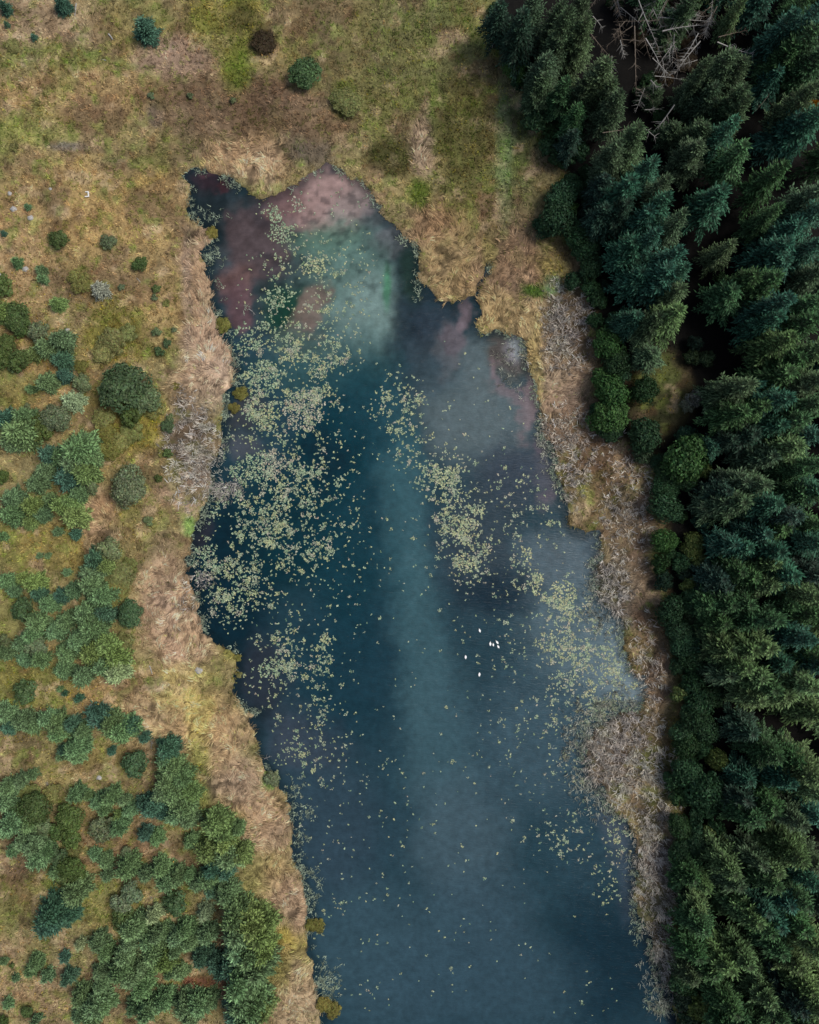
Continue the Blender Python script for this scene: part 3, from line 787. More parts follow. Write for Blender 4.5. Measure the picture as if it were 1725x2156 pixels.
def tube(pts, rad, sides=6):
    pts = np.asarray(pts, float); n = len(pts)
    V = []; F = []
    for i in range(n):
        t = pts[min(i + 1, n - 1)] - pts[max(i - 1, 0)]; t /= np.linalg.norm(t) + 1e-9
        h = np.array([0, 0, 1.0]) if abs(t[2]) < 0.9 else np.array([1.0, 0, 0])
        u = np.cross(t, h); u /= np.linalg.norm(u); v = np.cross(t, u)
        for s in range(sides):
            a = 2 * math.pi * s / sides
            V.append(pts[i] + rad[i] * (math.cos(a) * u + math.sin(a) * v))
    for i in range(n - 1):
        for s in range(sides):
            a, b = i * sides + s, i * sides + (s + 1) % sides
            F.append((a, b, b + sides, a + sides))
    return np.array(V), np.array(F)


def join(parts):
    o = 0; Vs = []; Fs = []; Cs = []
    for p in parts:
        Vs.append(p[0]); Fs.append(p[1] + o); o += len(p[0])
        if len(p) > 2: Cs.append(p[2])
    return (np.concatenate(Vs), np.concatenate(Fs)) + ((np.concatenate(Cs),) if Cs else ())


def conifer(name, Ht, Rd, whorls, per, spray, dense=1.0, skirt=0.1, full=0.85, droop=0.55, tipc=2.4):
    """crown of separate plate-like boughs, each a fern of branchlets set with needle sprays; tapered trunk"""
    cen = []; axu = []; axv = []; cc = []

    def sprays(p, d, ln, wd, tone):
        cen.append(p + d * (ln * 0.5)[:, None]); axu.append(d * (ln * 0.62)[:, None])
        sv = np.cross(d, np.array([0, 0, 1.0])) + rng.normal(0, .28, d.shape)
        sv /= np.linalg.norm(sv, axis=1, keepdims=True) + 1e-9
        axv.append(sv * wd[:, None]); cc.append(tone)

    for w in range(whorls):
        t = min(max((w + random.uniform(-.25, .25)) / (whorls - 1), 0), 1)
        z0 = Ht * (skirt + (0.965 - skirt) * t)
        Lm = Rd * (1 - t) ** full + 0.10 * Rd
        npb = max(4, int(round(per * (1 - 0.35 * t))))
        ph0 = random.uniform(0, 6.28)
        for b in range(npb):
            ph = ph0 + 6.283 * b / npb + random.uniform(-.3, .3)
            L = Lm * random.uniform(0.55, 1.18)
            e0 = 0.12 + 0.8 * t + random.uniform(-.18, .12)
            dr = droop * (1 - t) + 0.12
            tone_b = random.uniform(0.75, 1.25)
            ns = max(2, int(dense * L / (spray * 0.75)))
            for k_ in range(ns + 1):
                s = 0.16 + 0.84 * k_ / ns
                pz = z0 + L * (math.sin(e0) * s - dr * s * s + 0.14 * s ** 4)
                p0 = np.array([math.cos(ph) * L * s, math.sin(ph) * L * s, pz])
                sl = math.sin(e0) - 2 * dr * s + .5 * s ** 3
                if k_ == ns:
                    arms = [(0.0, spray * 1.1)]
                else:
                    bl = 0.42 * L * (1.05 - s) + spray * 0.75
                    arms = [(random.uniform(.6, 1.0), bl * random.uniform(.75, 1.2)), (-random.uniform(.6, 1.0), bl * random.uniform(.75, 1.2)), (random.uniform(-.2, .2), spray * .9)]
                for da, bl in arms:
                    a = ph + da
                    dv = np.array([math.cos(a), math.sin(a), 0.75 * sl - 0.10 * abs(da)])
                    dv /= np.linalg.norm(dv)
                    m = max(1, int(round(dense * bl / (spray * 0.55))))
                    f = (np.arange(m) + .6) / m
                    q = p0[None] + dv[None] * (bl * f * 0.85)[:, None]
                    q[:, 2] -= 0.10 * bl * f * f
                    sg = np.where(np.arange(m) % 2 == 0, 1, -1)
                    aa = a + sg * rng.uniform(.1, .8, m) * (f < .95)
                    d = np.stack([np.cos(aa), np.sin(aa), np.full(m, dv[2]) - .05 + rng.normal(0, .16, m)], 1)
                    d /= np.linalg.norm(d, axis=1, keepdims=True)
                    ln = spray * rng.uniform(.65, 1.15, m)
                    tone = tone_b * rng.uniform(.75, 1.25, m)
                    fresh_and_lit = np.where(f > .74, tipc, .85)      # pale new growth, exaggerated to paint lit tips over shaded inner boughs
                    sprays(q, d, ln, ln * 0.22, (tone * fresh_and_lit)[:, None] * np.ones(3))
                    # needles hanging under the shoot
                    sprays(q, np.stack([d[:, 0] * .5, d[:, 1] * .5, np.full(m, -.75)], 1), ln * .6, ln * .2, tone[:, None] * np.ones(3))
    cen = np.concatenate(cen); u = np.concatenate(axu); v = np.concatenate(axv); cc = np.concatenate(cc)
    V = np.stack([cen - u, cen - v - u * .15, cen + u, cen + v - u * .15], 1)
    crown = mesh_np(name + '_crown', V.reshape(-1, 3), np.arange(len(cen) * 4).reshape(-1, 4), M_NEEDLE, np.repeat(cc, 4, 0))
    zz = np.array([0, .1, .5, 1.0]) * Ht
    rad = np.array([0.022, 0.016, 0.010, 0.0015]) * Ht
    tv, tf = tube([(0, 0, zz[0] - .3), (0.02, 0, zz[1]), (0.0, 0.03, zz[2]), (0, 0, zz[3])], rad, 7)
    return crown, mesh_np(name + '_trunk', tv, tf, M_BARK, None, True)


def bush(name, Rd, Ht, nl, lobes, lsize, flat=1.0):
    """rounded leafy crown of overlapping lobes; forked stems"""
    P = []
    for i in range(lobes):
        a = i * 2.39996 + random.uniform(-.4, .4); q = math.sqrt((i + .5) / lobes)
        lr = Rd * random.uniform(0.20, 0.46)
        x_, y_ = math.cos(a) * q * (Rd - lr * .6), math.sin(a) * q * (Rd - lr * .6)
        z_ = Ht * (0.42 + 0.42 * math.sqrt(max(0, 1 - q * q * .95)) * random.uniform(.8, 1.1))
        P.append((x_, y_, z_, lr))
    P = np.array(P)
    pick = rng.integers(0, lobes, nl)
    nr = rng.normal(0, 1, (nl, 3)); nr[:, 2] = np.abs(nr[:, 2]) * 1.0 - 0.25; nr /= np.linalg.norm(nr, axis=1, keepdims=True)
    rr = P[pick, 3] * rng.uniform(0.72, 1.05, nl)
    pos = P[pick, :3] + nr * rr[:, None] * np.array([1, 1, 0.85 * flat])
    pos[:, 2] = np.maximum(pos[:, 2], 0.08)
    stray = rng.random(nl) < .12                      # shoots poking out of the outline
    pos[stray] += nr[stray] * (P[pick[stray], 3] * rng.uniform(.1, .4, stray.sum()))[:, None]
    nn = nr + rng.normal(0, .45, (nl, 3)); nn /= np.linalg.norm(nn, axis=1, keepdims=True)
    lobe_tone = rng.uniform(0.82, 1.2, lobes)
    cc = (lobe_tone[pick] * rng.uniform(0.65, 1.35, nl))[:, None] * np.array([1.0, 1.0, 1.0]) * (1 + rng.normal(0, .06, (nl, 3)))
    V, F, C = leaves(pos, nn, lsize * rng.uniform(.7, 1.3, nl), rng.uniform(1.2, 1.9, nl), cc)
    crown = mesh_np(name + '_crown', V, F, M_LEAF, C)
    parts = []
    for i in range(5):
        a = 6.28 * i / 5 + random.uniform(-.3, .3); r_ = Rd * random.uniform(.25, .5)
        parts.append(tube([(0, 0, -.2), (math.cos(a) * r_ * .4, math.sin(a) * r_ * .4, Ht * .3), (math.cos(a) * r_, math.sin(a) * r_, Ht * .62)], [Rd * .05, Rd * .035, Rd * .012], 5))
    tv, tf = join(parts)
    return crown, mesh_np(name + '_trunk', tv, tf, M_BARK, None, True)


SPRUCE = [conifer('spruce', 18, 4.0, 13, 7, 0.70, 1.0, .34, .95) for _ in range(4)]
SPRUCE_D = [conifer('dense_spruce', 16, 3.8, 13, 8, 0.62, 1.1, .32, .85, .4) for _ in range(3)]
LARCH = [conifer('larch', 17, 3.4, 20, 7, 0.55, 1.0, .25, .65, .35) for _ in range(3)]
YOUNG_L = [conifer('young_spruce', 6.0, 2.4, 12, 8, 0.46, 1.1, .05, .7, .35, 2.5) for _ in range(4)]
YOUNG_S = [conifer('sapling', 2.6, 1.25, 8, 7, 0.30, 1.1, .05, .7, .3, 2.5) for _ in range(3)]
BUSH_L = [bush('big_bush', 3.4, 4.4, 5200, 26, 0.15) for _ in range(3)]
BUSH_M = [bush('bush', 2.0, 2.6, 2200, 16, 0.125) for _ in range(4)]
BUSH_S = [bush('shrublet', 1.0, 1.2, 700, 9, 0.10) for _ in range(3)]
PROTO_H = {}

TONE = {'T': (0.017, 0.050, 0.031), 'G': (0.023, 0.052, 0.020), 'O': (0.031, 0.052, 0.026), 'L': (0.045, 0.076, 0.029), 'D': (0.014, 0.030, 0.020),
        's': (0.064, 0.106, 0.047), 'g': (0.076, 0.112, 0.036), 'p': (0.125, 0.160, 0.082), 'o': (0.140, 0.145, 0.050), 'y': (0.14, 0.13, 0.036), 'd': (0.030, 0.064, 0.040), 'b': (0.026, 0.060, 0.028), 'B': (0.044, 0.098, 0.030), 'h': (0.15, 0.165, 0.125), 'R': (0.42, 0.20, 0.02), 'n': (0.045, 0.035, 0.02)}
HUE = {'T': 'teal green', 'G': 'mid green', 'O': 'dull olive', 'L': 'yellow green', 'D': 'dark', 's': 'bluish', 'g': 'green', 'p': 'pale green', 'o': 'olive', 'y': 'yellowish', 'd': 'dark',
       'b': 'dark', 'B': 'bright green', 'h': 'pale grey', 'R': 'orange leaved', 'n': 'brown'}


def plant(name, cat, protos, ph, pr, dx, dy, rad, hgt, tone, group, base, anchor=0.5):
    """stand a plant so that the point at anchor*height lies over the plan position"""
    x_, y_ = plan(dx, dy, hgt * anchor)
    root = bpy.data.objects.new(name, None); COL.objects.link(root)
    root.empty_display_size = 0.5
    root.location = (x_, y_, max(ground_z(x_, y_), -0.1))
    root.rotation_euler = (random.uniform(-.03, .03), random.uniform(-.03, .03), random.uniform(0, 6.28))
    sx = rad / pr
    root.scale = (sx * random.uniform(.84, 1.16), sx * random.uniform(.84, 1.16), hgt / ph * random.uniform(.9, 1.08))
    cm, tm = random.choice(protos)
    j = random.uniform(.82, 1.2)
    tc = TONE[tone]
    col = (tc[0] * j * random.uniform(.92, 1.08), tc[1] * j, tc[2] * j * random.uniform(.9, 1.1), 1)
    c_ = link('crown', cm, root); c_.color = col
    link('trunk', tm, root)
    tag(root, None, cat, group)
    PLANTS.append((root, base, dy))
    return root


# ------------------------------------------------------------------ the forest (coordinates: strips of the plan, 0.42 units per step from x 1000.5)
FT = {
    0: [(540, 20, 18, 3.2, 'O'), (300, 20, 17, 3.5, 'O'), (440, 130, 17, 3.4, 'O'), (540, 150, 18, 3.2, 'O'), (420, 230, 15, 3, 'O'), (240, 130, 15, 3.5, 'D'), (350, 330, 13, 3, 'O'),
        (640, 370, 17, 3.5, 'O'), (690, 430, 17, 3, 'O'), (700, 520, 16, 3, 'O'), (560, 420, 14, 3.2, 'O'), (440, 460, 12, 3, 'G'), (330, 430, 11, 3, 'O'), (520, 560, 12, 3, 'G'), (600, 640, 14, 3, 'O'),
        (790, 710, 16, 3.5, 'O'), (700, 770, 15, 3, 'O'), (590, 720, 12, 3, 'T'), (480, 690, 10, 3, 'D'), (1240, 320, 18, 4, 'O'), (1310, 350, 18, 3.5, 'O'), (1140, 360, 16, 2.6, 'O'), (1330, 470, 17, 3.2, 'O'),
        (1200, 460, 15, 3.5, 'O'), (1340, 550, 16, 3, 'O'), (1430, 600, 17, 2.2, 'G'), (1250, 650, 15, 3.8, 'T'), (1340, 750, 17, 4, 'G'), (1130, 680, 12, 3.5, 'O'), (1100, 770, 13, 3.5, 'O'), (1325, 30, 15, 2.4, 'L'),
        (1570, 120, 17, 4, 'T'), (1680, 90, 18, 4, 'T'), (1640, 230, 16, 4.5, 'G'), (1700, 310, 15, 4, 'G'), (1510, 380, 13, 2.8, 'T'), (1570, 280, 14, 3.5, 'G'), (1640, 490, 17, 3.6, 'O'), (1710, 570, 18, 4, 'T'),
        (1590, 630, 15, 4, 'T'), (1700, 710, 17, 4, 'G'), (1600, 750, 14, 3.5, 'G'), (1640, 20, 15, 3.5, 'G'), (130, 40, 15, 3.2, 'D'), (1080, 10, 14, 2.6, 'O'), (420, 60, 17, 3.2, 'O')],
    345: [(890, 10, 17, 3.8, 'T'), (920, 100, 17, 3.4, 'O'), (770, 130, 15, 4, 'T'), (940, 210, 17, 3.5, 'T'), (860, 260, 16, 4, 'T'), (1010, 310, 17, 3.2, 'O'), (880, 370, 16, 3, 'T'), (800, 410, 14, 4, 'T'),
          (990, 470, 17, 3.5, 'T'), (950, 560, 16, 4, 'T'), (1020, 550, 17, 3.2, 'T'), (820, 560, 13, 4, 'T'), (1010, 640, 16, 3.2, 'O'), (990, 760, 16, 3.6, 'L'), (900, 800, 14, 3.2, 'O'), (800, 780, 11, 3, 'T'),
          (730, 240, 13, 3.5, 'D'), (640, 250, 11, 3.5, 'D'), (650, 100, 11, 3.5, 'D'), (1500, 50, 18, 3.6, 'G'), (1280, 110, 16, 4, 'T'), (1350, 170, 16, 4, 'G'), (1385, 260, 17, 4, 'G'), (1330, 350, 15, 3.5, 'G'),
          (1260, 430, 14, 2.8, 'O'), (1200, 180, 14, 4, 'T'), (1150, 240, 12, 3.5, 'D'), (1480, 250, 16, 2.8, 'G'), (1120, 70, 13, 4, 'D'), (1690, 160, 17, 4, 'O'), (1700, 240, 18, 3.5, 'T'), (1600, 310, 17, 4.2, 'T'),
          (1700, 410, 17, 4, 'T'), (1540, 410, 16, 4.2, 'T'), (1540, 500, 15, 4, 'T'), (1440, 450, 13, 3.8, 'D'), (1700, 550, 16, 4, 'O'), (1580, 600, 16, 4, 'T'), (1470, 600, 16, 4, 'G'), (1370, 580, 14, 4, 'G'),
          (1290, 650, 13, 3.8, 'G'), (1510, 710, 17, 4, 'T'), (1460, 790, 16, 4, 'T'), (1340, 740, 13, 4, 'D'), (1690, 690, 16, 4, 'G'), (1660, 790, 17, 4.2, 'G'), (1250, 770, 12, 4, 'D')],
    690: [(1520, 80, 16, 3.8, 'L'), (1610, 160, 17, 4.2, 'G'), (1550, 240, 16, 4.2, 'G'), (1700, 110, 17, 4, 'L'), (1700, 270, 17, 4, 'O'), (1620, 310, 15, 3.6, 'O'), (1420, 280, 13, 2.6, 'T'), (1340, 300, 15, 4, 'O'),
          (1270, 330, 13, 3.6, 'O'), (1500, 370, 16, 4, 'T'), (1400, 410, 14, 4, 'G'), (1300, 430, 13, 4, 'G'), (1670, 400, 17, 4.2, 'G'), (1600, 450, 16, 4, 'G'), (1500, 490, 15, 4, 'T'), (1390, 530, 13, 4, 'D'),
          (1680, 540, 17, 4, 'T'), (1570, 590, 16, 4.2, 'L'), (1470, 640, 13, 4, 'O'), (1620, 710, 16, 3.4, 'G'), (1710, 690, 17, 3.5, 'G'), (1700, 800, 17, 4, 'T'), (1620, 830, 15, 3.8, 'G'), (1520, 750, 14, 3.4, 'O'),
          (1430, 780, 14, 4, 'O'), (1340, 790, 12, 4, 'O'), (1200, 600, 9, 2.8, 'T'), (1280, 560, 10, 3, 'D'), (890, 130, 10, 3.6, 'O'), (1240, 830, 10, 3.4, 'D')],
    1035: [(1340, 60, 14, 4, 'O'), (1240, 60, 12, 4, 'O'), (1460, 70, 15, 4, 'T'), (1690, 20, 17, 4, 'G'), (1530, 200, 15, 4, 'G'), (1440, 210, 13, 4, 'T'), (1290, 270, 12, 3.8, 'T'), (1360, 280, 12, 3.8, 'T'),
           (1500, 300, 14, 4, 'T'), (1690, 250, 17, 4.2, 'T'), (1690, 170, 16, 3.4, 'G'), (1470, 370, 13, 3.6, 'L'), (1580, 420, 16, 4.2, 'T'), (1650, 500, 17, 4, 'L'), (1470, 460, 14, 4, 'L'), (1390, 440, 12, 3.8, 'G'),
           (1300, 400, 11, 3.6, 'G'), (1460, 570, 14, 4, 'O'), (1370, 560, 13, 4, 'G'), (1270, 560, 11, 3.8, 'G'), (1180, 570, 10, 3.6, 'G'), (1490, 640, 15, 4, 'G'), (1380, 650, 13, 4, 'G'), (1250, 660, 11, 3.6, 'G'),
           (1560, 690, 15, 4, 'T'), (1650, 730, 16, 4, 'T'), (1450, 770, 15, 4, 'L'), (1370, 790, 14, 4, 'L'), (1270, 790, 12, 3.8, 'L'), (1680, 620, 16, 4, 'G'), (1710, 830, 16, 4, 'G'), (1560, 570, 14, 3.4, 'G'),
           (1220, 430, 10, 3.2, 'D'), (1250, 490, 10, 3.4, 'D'), (1590, 110, 16, 3.8, 'D'), (1700, 400, 16, 4, 'D')],
    1380: [(1540, 50, 15, 4.2, 'T'), (1420, 100, 14, 4.5, 'L'), (1550, 190, 14, 4.5, 'L'), (1400, 210, 12, 4, 'L'), (1650, 130, 15, 4.5, 'L'), (1270, 100, 11, 4, 'O'), (1330, 50, 12, 4, 'L'), (1480, 150, 13, 4, 'G'),
           (1710, 50, 16, 3.8, 'T'), (1710, 290, 16, 4.3, 'L'), (1600, 430, 15, 4, 'T'), (1500, 390, 13, 4, 'T'), (1480, 490, 12, 4, 'G'), (1700, 390, 16, 4, 'L'), (1600, 520, 14, 4, 'G'), (1570, 640, 13, 3.8, 'T'),
           (1690, 590, 16, 4.5, 'L'), (1690, 690, 16, 4, 'L'), (1360, 610, 9, 3.4, 'T'), (1480, 750, 12, 4, 'G'), (1600, 810, 14, 4, 'O'), (1700, 800, 15, 4, 'T'), (1350, 720, 10, 3.6, 'D'), (1390, 810, 11, 3.8, 'G'), (1380, 380, 10, 3.4, 'D')],
    1794: [(1600, 20, 15, 4.2, 'L'), (1510, 80, 14, 4.2, 'L'), (1420, 60, 12, 4, 'O'), (1480, 140, 13, 4, 'G'), (1270, 80, 11, 3.8, 'L'), (1300, 150, 11, 3.5, 'O'), (1680, 150, 15, 4, 'T'), (1700, 50, 15, 4, 'O'),
           (1430, 270, 12, 3.8, 'T'), (1490, 320, 13, 4, 'T'), (1380, 320, 12, 3.8, 'L'), (1320, 250, 10, 4, 'G'), (1450, 370, 13, 3.4, 'G'), (1560, 250, 14, 4, 'T'), (1640, 250, 15, 4, 'G'), (1620, 350, 14, 4, 'G'),
           (1690, 440, 16, 4.2, 'L'), (1150, 160, 9, 3.2, 'L'), (1090, 120, 8, 3.2, 'G'), (1120, 270, 8, 3, 'L'), (1130, 360, 9, 3.5, 'G'), (1200, 480, 10, 3.8, 'L'), (1110, 500, 9, 3.5, 'G'), (1530, 500, 13, 4, 'G'),
           (1610, 560, 14, 4, 'L'), (1360, 540, 12, 4.2, 'L'), (1260, 570, 11, 4, 'L'), (1380, 680, 12, 4.5, 'L'), (1280, 650, 11, 4, 'L'), (1190, 600, 9, 3.5, 'G'), (1680, 670, 15, 4, 'L'), (1710, 770, 15, 4, 'L'),
           (1470, 740, 12, 3.4, 'L'), (1520, 810, 12, 3.4, 'G'), (1280, 770, 10, 3.5, 'G'), (1340, 840, 11, 4, 'G'), (1250, 850, 10, 3.5, 'G'), (1430, 850, 11, 3.5, 'G'), (1600, 750, 13, 3.4, 'D'), (1090, 630, 8, 3, 'O'), (1620, 840, 13, 4, 'G')],
}


def forest_where(dx, dy):
    if dx < 1330 and dy < 330: return 'at the forest edge above the lake head'
    if dx < 1470 and dy < 330: return 'beside the fallen dead stems'
    if dy < 330: return 'beyond the dead stems, top corner'
    if dx < 1450 and dy < 700: return 'along the edge of the black forest gap'
    if dy < 620: return 'past the black gap in the upper forest'
    if dy < 860: return 'above the forest clearing level'
    if dy < 1035: return 'level with the round clearing bushes'
    if dy < 1230: return 'in the middle forest behind the brown bank'
    if dy < 1440: return 'in the forest across from the swans'
    if dy < 1640: return 'behind the grey reed promontory'
    if dy < 1820: return 'in the forest below the grey reed promontory'
    if dy < 2000: return 'in forest by the long reed bed'
    return 'in the bottom corner of the forest'


GAPS = [(1452, 600, 42, 115), (1252, 305, 50, 28), (1530, 455, 34, 60), (1498, 80, 24, 80), (1625, 1528, 60, 36), (1450, 850, 34, 70), (1470, 1075, 26, 50), (1500, 1960, 36, 26), (1560, 2050, 40, 40), (1660, 470, 20, 40), (1430, 1730, 10, 30), (1500, 1690, 30, 40), (1590, 260, 26, 44), (1640, 620, 24, 40), (1400, 330, 30, 30), (1560, 730, 26, 30), (1660, 330, 26, 26), (1490, 700, 24, 40), (1510, 1180, 16, 40), (1580, 1270, 20, 20), (1600, 1000, 30, 20)]
for offy, lst in FT.items():
    for (zx, zy, h, r, t) in lst:
        dx, dy = zx * .42 + 1000.5, zy * .42 + offy
        mx, my = 862.5 + (dx - 862.5) * (1 - .3 * h / H), 1078 + (dy - 1078) * (1 - .3 * h / H)
        if any(((mx - gx_) / rx_) ** 2 + ((my - gy_) / ry_) ** 2 < 1 for gx_, gy_, rx_, ry_ in GAPS):
            continue
        if t == 'D' and dy < 700 and dx > 1330: continue
        if t == 'O' and dy < 345:
            protos, ph, pr, nm = LARCH, 17, 3.4, 'conifer_tree'
        elif t in 'LG' and random.random() < .5:
            protos, ph, pr, nm = SPRUCE_D, 16, 3.8, 'conifer_tree'
        else:
            protos, ph, pr, nm = SPRUCE, 18, 4.0, 'conifer_tree'
        sz = 'tall' if h >= 14 else ('mid-sized' if h >= 11 else 'short')
        w = forest_where(dx, dy)
        plant(nm, 'tree', protos, ph, pr, dx, dy, r * 0.84, h * random.uniform(.92, 1.08), t, 'conifers of the dark forest', f'{sz} {HUE[t]} conifer {w}', 0.82)
# the forest goes on past the frame
for i in range(90):
    for _ in range(20):
        x_, y_ = random.uniform(40, 100), random.uniform(-112, 112)
        f = (H - 12) / H
        if (x_ / f > 76 or abs(y_ / f) > 95) and float(sample(forest_sd, np.array([min(x_, 101)]), np.array([y_]))[0]) < -3:
            break
    else:
        continue
    r_ = plant('conifer_tree', 'tree', random.choice([SPRUCE, SPRUCE_D]), 17, 3.9, x_ / K / f + 862.5, 1078 - y_ / K / f, random.uniform(3.2, 4.2), random.uniform(11, 16), random.choice('TGLO'),
               'conifers of the dark forest', 'conifer standing beyond the frame of the forest', 0.8)
    PLANTS.pop(); tn_ = r_.children[0].color; r_['group'] = 'conifers along the photo edge'
    PLANTS.append((r_, f"conifer cut by the photo edge {forest_where(x_ / K / f + 862.5, 1078 - y_ / K / f)}", 1078 - y_ / K / f))

# round bushes along the forest edge: plan centre, radius in plan units
EDGE = [(640, 830, 60, 0, 'b'), (620, 930, 66, 0, 'b'), (680, 790, 50, 0, 'b'), (700, 990, 50, 0, 'b'), (565, 960, 40, 0, 'b'), (740, 1060, 46, 0, 'b'), (450, 290, 50, 0, 'B'), (660, 880, 40, 0, 'B'),
        (835, 490, 60, 483, 'B'), (870, 565, 52, 483, 'b'), (890, 618, 38, 483, 'b'), (800, 620, 36, 483, 'B'), (845, 685, 64, 483, 'B'), (910, 700, 34, 483, 'g'), (850, 780, 64, 483, 'B'), (790, 810, 38, 483, 'B'),
        (848, 852, 44, 483, 'b'), (990, 865, 72, 483, 'b'), (985, 680, 48, 483, 'G'), (1160, 868, 38, 483, 'T'), (1160, 965, 82, 483, 'B'), (1080, 1030, 46, 483, 'b'), (1230, 1010, 38, 483, 'g'), (1075, 1090, 46, 483, 'b'),
        (682, 220, 34, 483, 'b'), (760, 250, 38, 483, 'b'), (790, 295, 38, 483, 'b'), (765, 160, 46, 483, 'b'), (870, 395, 48, 483, 'b'), (780, 385, 36, 483, 'b'), (1160, 1060, 46, 483, 'b'),
        (1080, 65, 62, 1035, 'b'), (1070, 205, 50, 1035, 'B'), (1225, 130, 36, 1035, 'T'), (1190, 230, 48, 1035, 'g'), (1215, 285, 38, 1035, 'g'), (1170, 390, 30, 1035, 'g'), (1215, 72, 34, 1035, 'O'), (1100, 500, 58, 1035, 'b'),
        (1130, 580, 56, 1035, 'b'), (1165, 645, 60, 1035, 'b'), (1190, 705, 54, 1035, 'b'), (1225, 600, 44, 1035, 'b'), (1138, 850, 38, 1035, 'g'), (1215, 890, 62, 1035, 'b'), (1270, 860, 52, 1035, 'b'), (1190, 955, 56, 1035, 'b'),
        (1245, 1000, 54, 1035, 'b'), (1150, 1010, 46, 1035, 'b'), (1165, 1070, 50, 1035, 'G'),
        (1165, 75, 66, 1587, 'b'), (1240, 150, 76, 1587, 'b'), (1255, 215, 46, 1587, 'b'), (1130, 300, 46, 1587, 'G'), (1140, 405, 48, 1587, 'b'), (1205, 380, 46, 1587, 'b'), (1255, 330, 38, 1587, 'g'), (1290, 310, 36, 1587, 'b'), (1290, 20, 46, 1587, 'g'), (1100, 110, 34, 1587, 'b'),
        (1240, 1060, 60, 1587, 'g'), (1180, 980, 40, 1587, 'G'), (1130, 530, 40, 1587, 'b'), (1170, 470, 44, 1587, 'G'), (1140, 960, 40, 1587, 'b'),
        (1190, 540, 32, 483, 'O'), (1250, 545, 36, 483, 'O'), (1200, 710, 36, 483, 'h'), (1165, 745, 26, 483, 'h'), (1200, 480, 30, 483, 'D')]


def edge_where(dx, dy):
    if dy < 240: return 'by the forest edge near the top'
    if dy < 400: return 'by the olive conifers above the bog'
    if dy < 560: return 'at the foot of the conifers above the brown bog'
    if dy < 710: return 'at the forest foot beside the grey reed patch'
    if dy < 925: return 'at the forest edge by the small clearing'
    if dy < 1040: return 'just below the small forest clearing'
    if dy < 1260: return 'at the forest edge behind the brown bank'
    if dy < 1420: return 'at the forest edge beside the whitish reeds'
    if dy < 1590: return 'at the forest edge by the narrow brown bank'
    if dy < 1720: return 'at the forest edge below the grey promontory'
    if dy < 1880: return 'at the forest edge beside the long reed bed'
    return 'at the forest edge in the bottom corner'


for (zx, zy, zr, offy, t) in EDGE:
    dx, dy, r = 862.5 + zx / 2, offy + zy / 2, zr / 2 * K * 1.08
    h = r * random.uniform(1.5, 1.9)
    protos, ph, pr = (BUSH_L, 4.4, 3.4) if r > 2.0 else (BUSH_M, 2.6, 2.0)
    sz = 'big' if zr >= 58 else ('mid-sized' if zr >= 42 else 'small')
    plant('round_bush', 'bush', protos, ph, pr, dx, dy, r, h, t, 'round bushes along the forest edge', f'{sz} rounded {HUE[t]} bush {edge_where(dx, dy)}', 0.7)
UNDER = []
for i in range(26):
    cx_, cy_ = random.choice([(1040, 130), (900, 300), (760, 220), (960, 60), (840, 480), (700, 120), (1000, 380), (1060, 230), (900, 600), (1380, 250), (1420, 120)])
    UNDER.append((cx_ + random.gauss(0, 70), cy_ + random.gauss(0, 60)))
for zx, zy in UNDER:
    dx, dy = zx * .42 + 1000.5, zy * .42
    if dy < 4: continue
    t = random.choice('OOGDn')
    if random.random() < .5:
        h_ = random.uniform(4, 8)
        plant('conifer_tree', 'tree', LARCH, 17, 3.4, dx, dy, h_ * .3, h_, t if t != 'n' else 'O', 'understorey among the dead stems', f'low {HUE[t if t != "n" else "O"]} conifer growing under the fallen dead stems', .7)
    else:
        plant('round_bush', 'bush', BUSH_M, 2.6, 2.0, dx, dy, random.uniform(.9, 1.9), random.uniform(1.2, 2.6), t, 'understorey among the dead stems', f'low {HUE[t]} shrub growing under the fallen dead stems', .6)
have = [(862.5 + zx / 2, offy + zy / 2, zr / 2) for zx, zy, zr, offy, t in EDGE]
for (ax, ay), (bx, by) in zip(FOREST[1:-4], FOREST[2:-3]):
    n_ = max(1, int(math.hypot(bx - ax, by - ay) / 17))
    for q_ in range(n_):
        for inn in (6, 30, 54):
            f_ = (q_ + random.random()) / n_
            dx, dy = ax + (bx - ax) * f_ + inn + random.uniform(-8, 8), ay + (by - ay) * f_
            if not (20 < dy < 2180) or 740 < dy < 960 and inn > 6: continue
            rr_ = random.uniform(13, 24)
            if any(math.hypot(dx - hx, dy - hy) < .75 * (hr + rr_) for hx, hy, hr in have): continue
            have.append((dx, dy, rr_))
            t = random.choice('bbbbDGO')
            plant('round_bush', 'bush', BUSH_M, 2.6, 2.0, dx, dy, rr_ * K * 1.1, rr_ * K * random.uniform(1.4, 2.2), t, 'round bushes along the forest edge', f'{"small" if rr_ < 19 else "mid-sized"} loose {HUE[t]} shrub {edge_where(dx, dy)}', 0.7)
plant('autumn_tree', 'tree', BUSH_M, 2.6, 2.0, 1714, 221, 1.3, 9, 'R', None, 'small tree with orange autumn leaves in the top forest corner', 0.9)

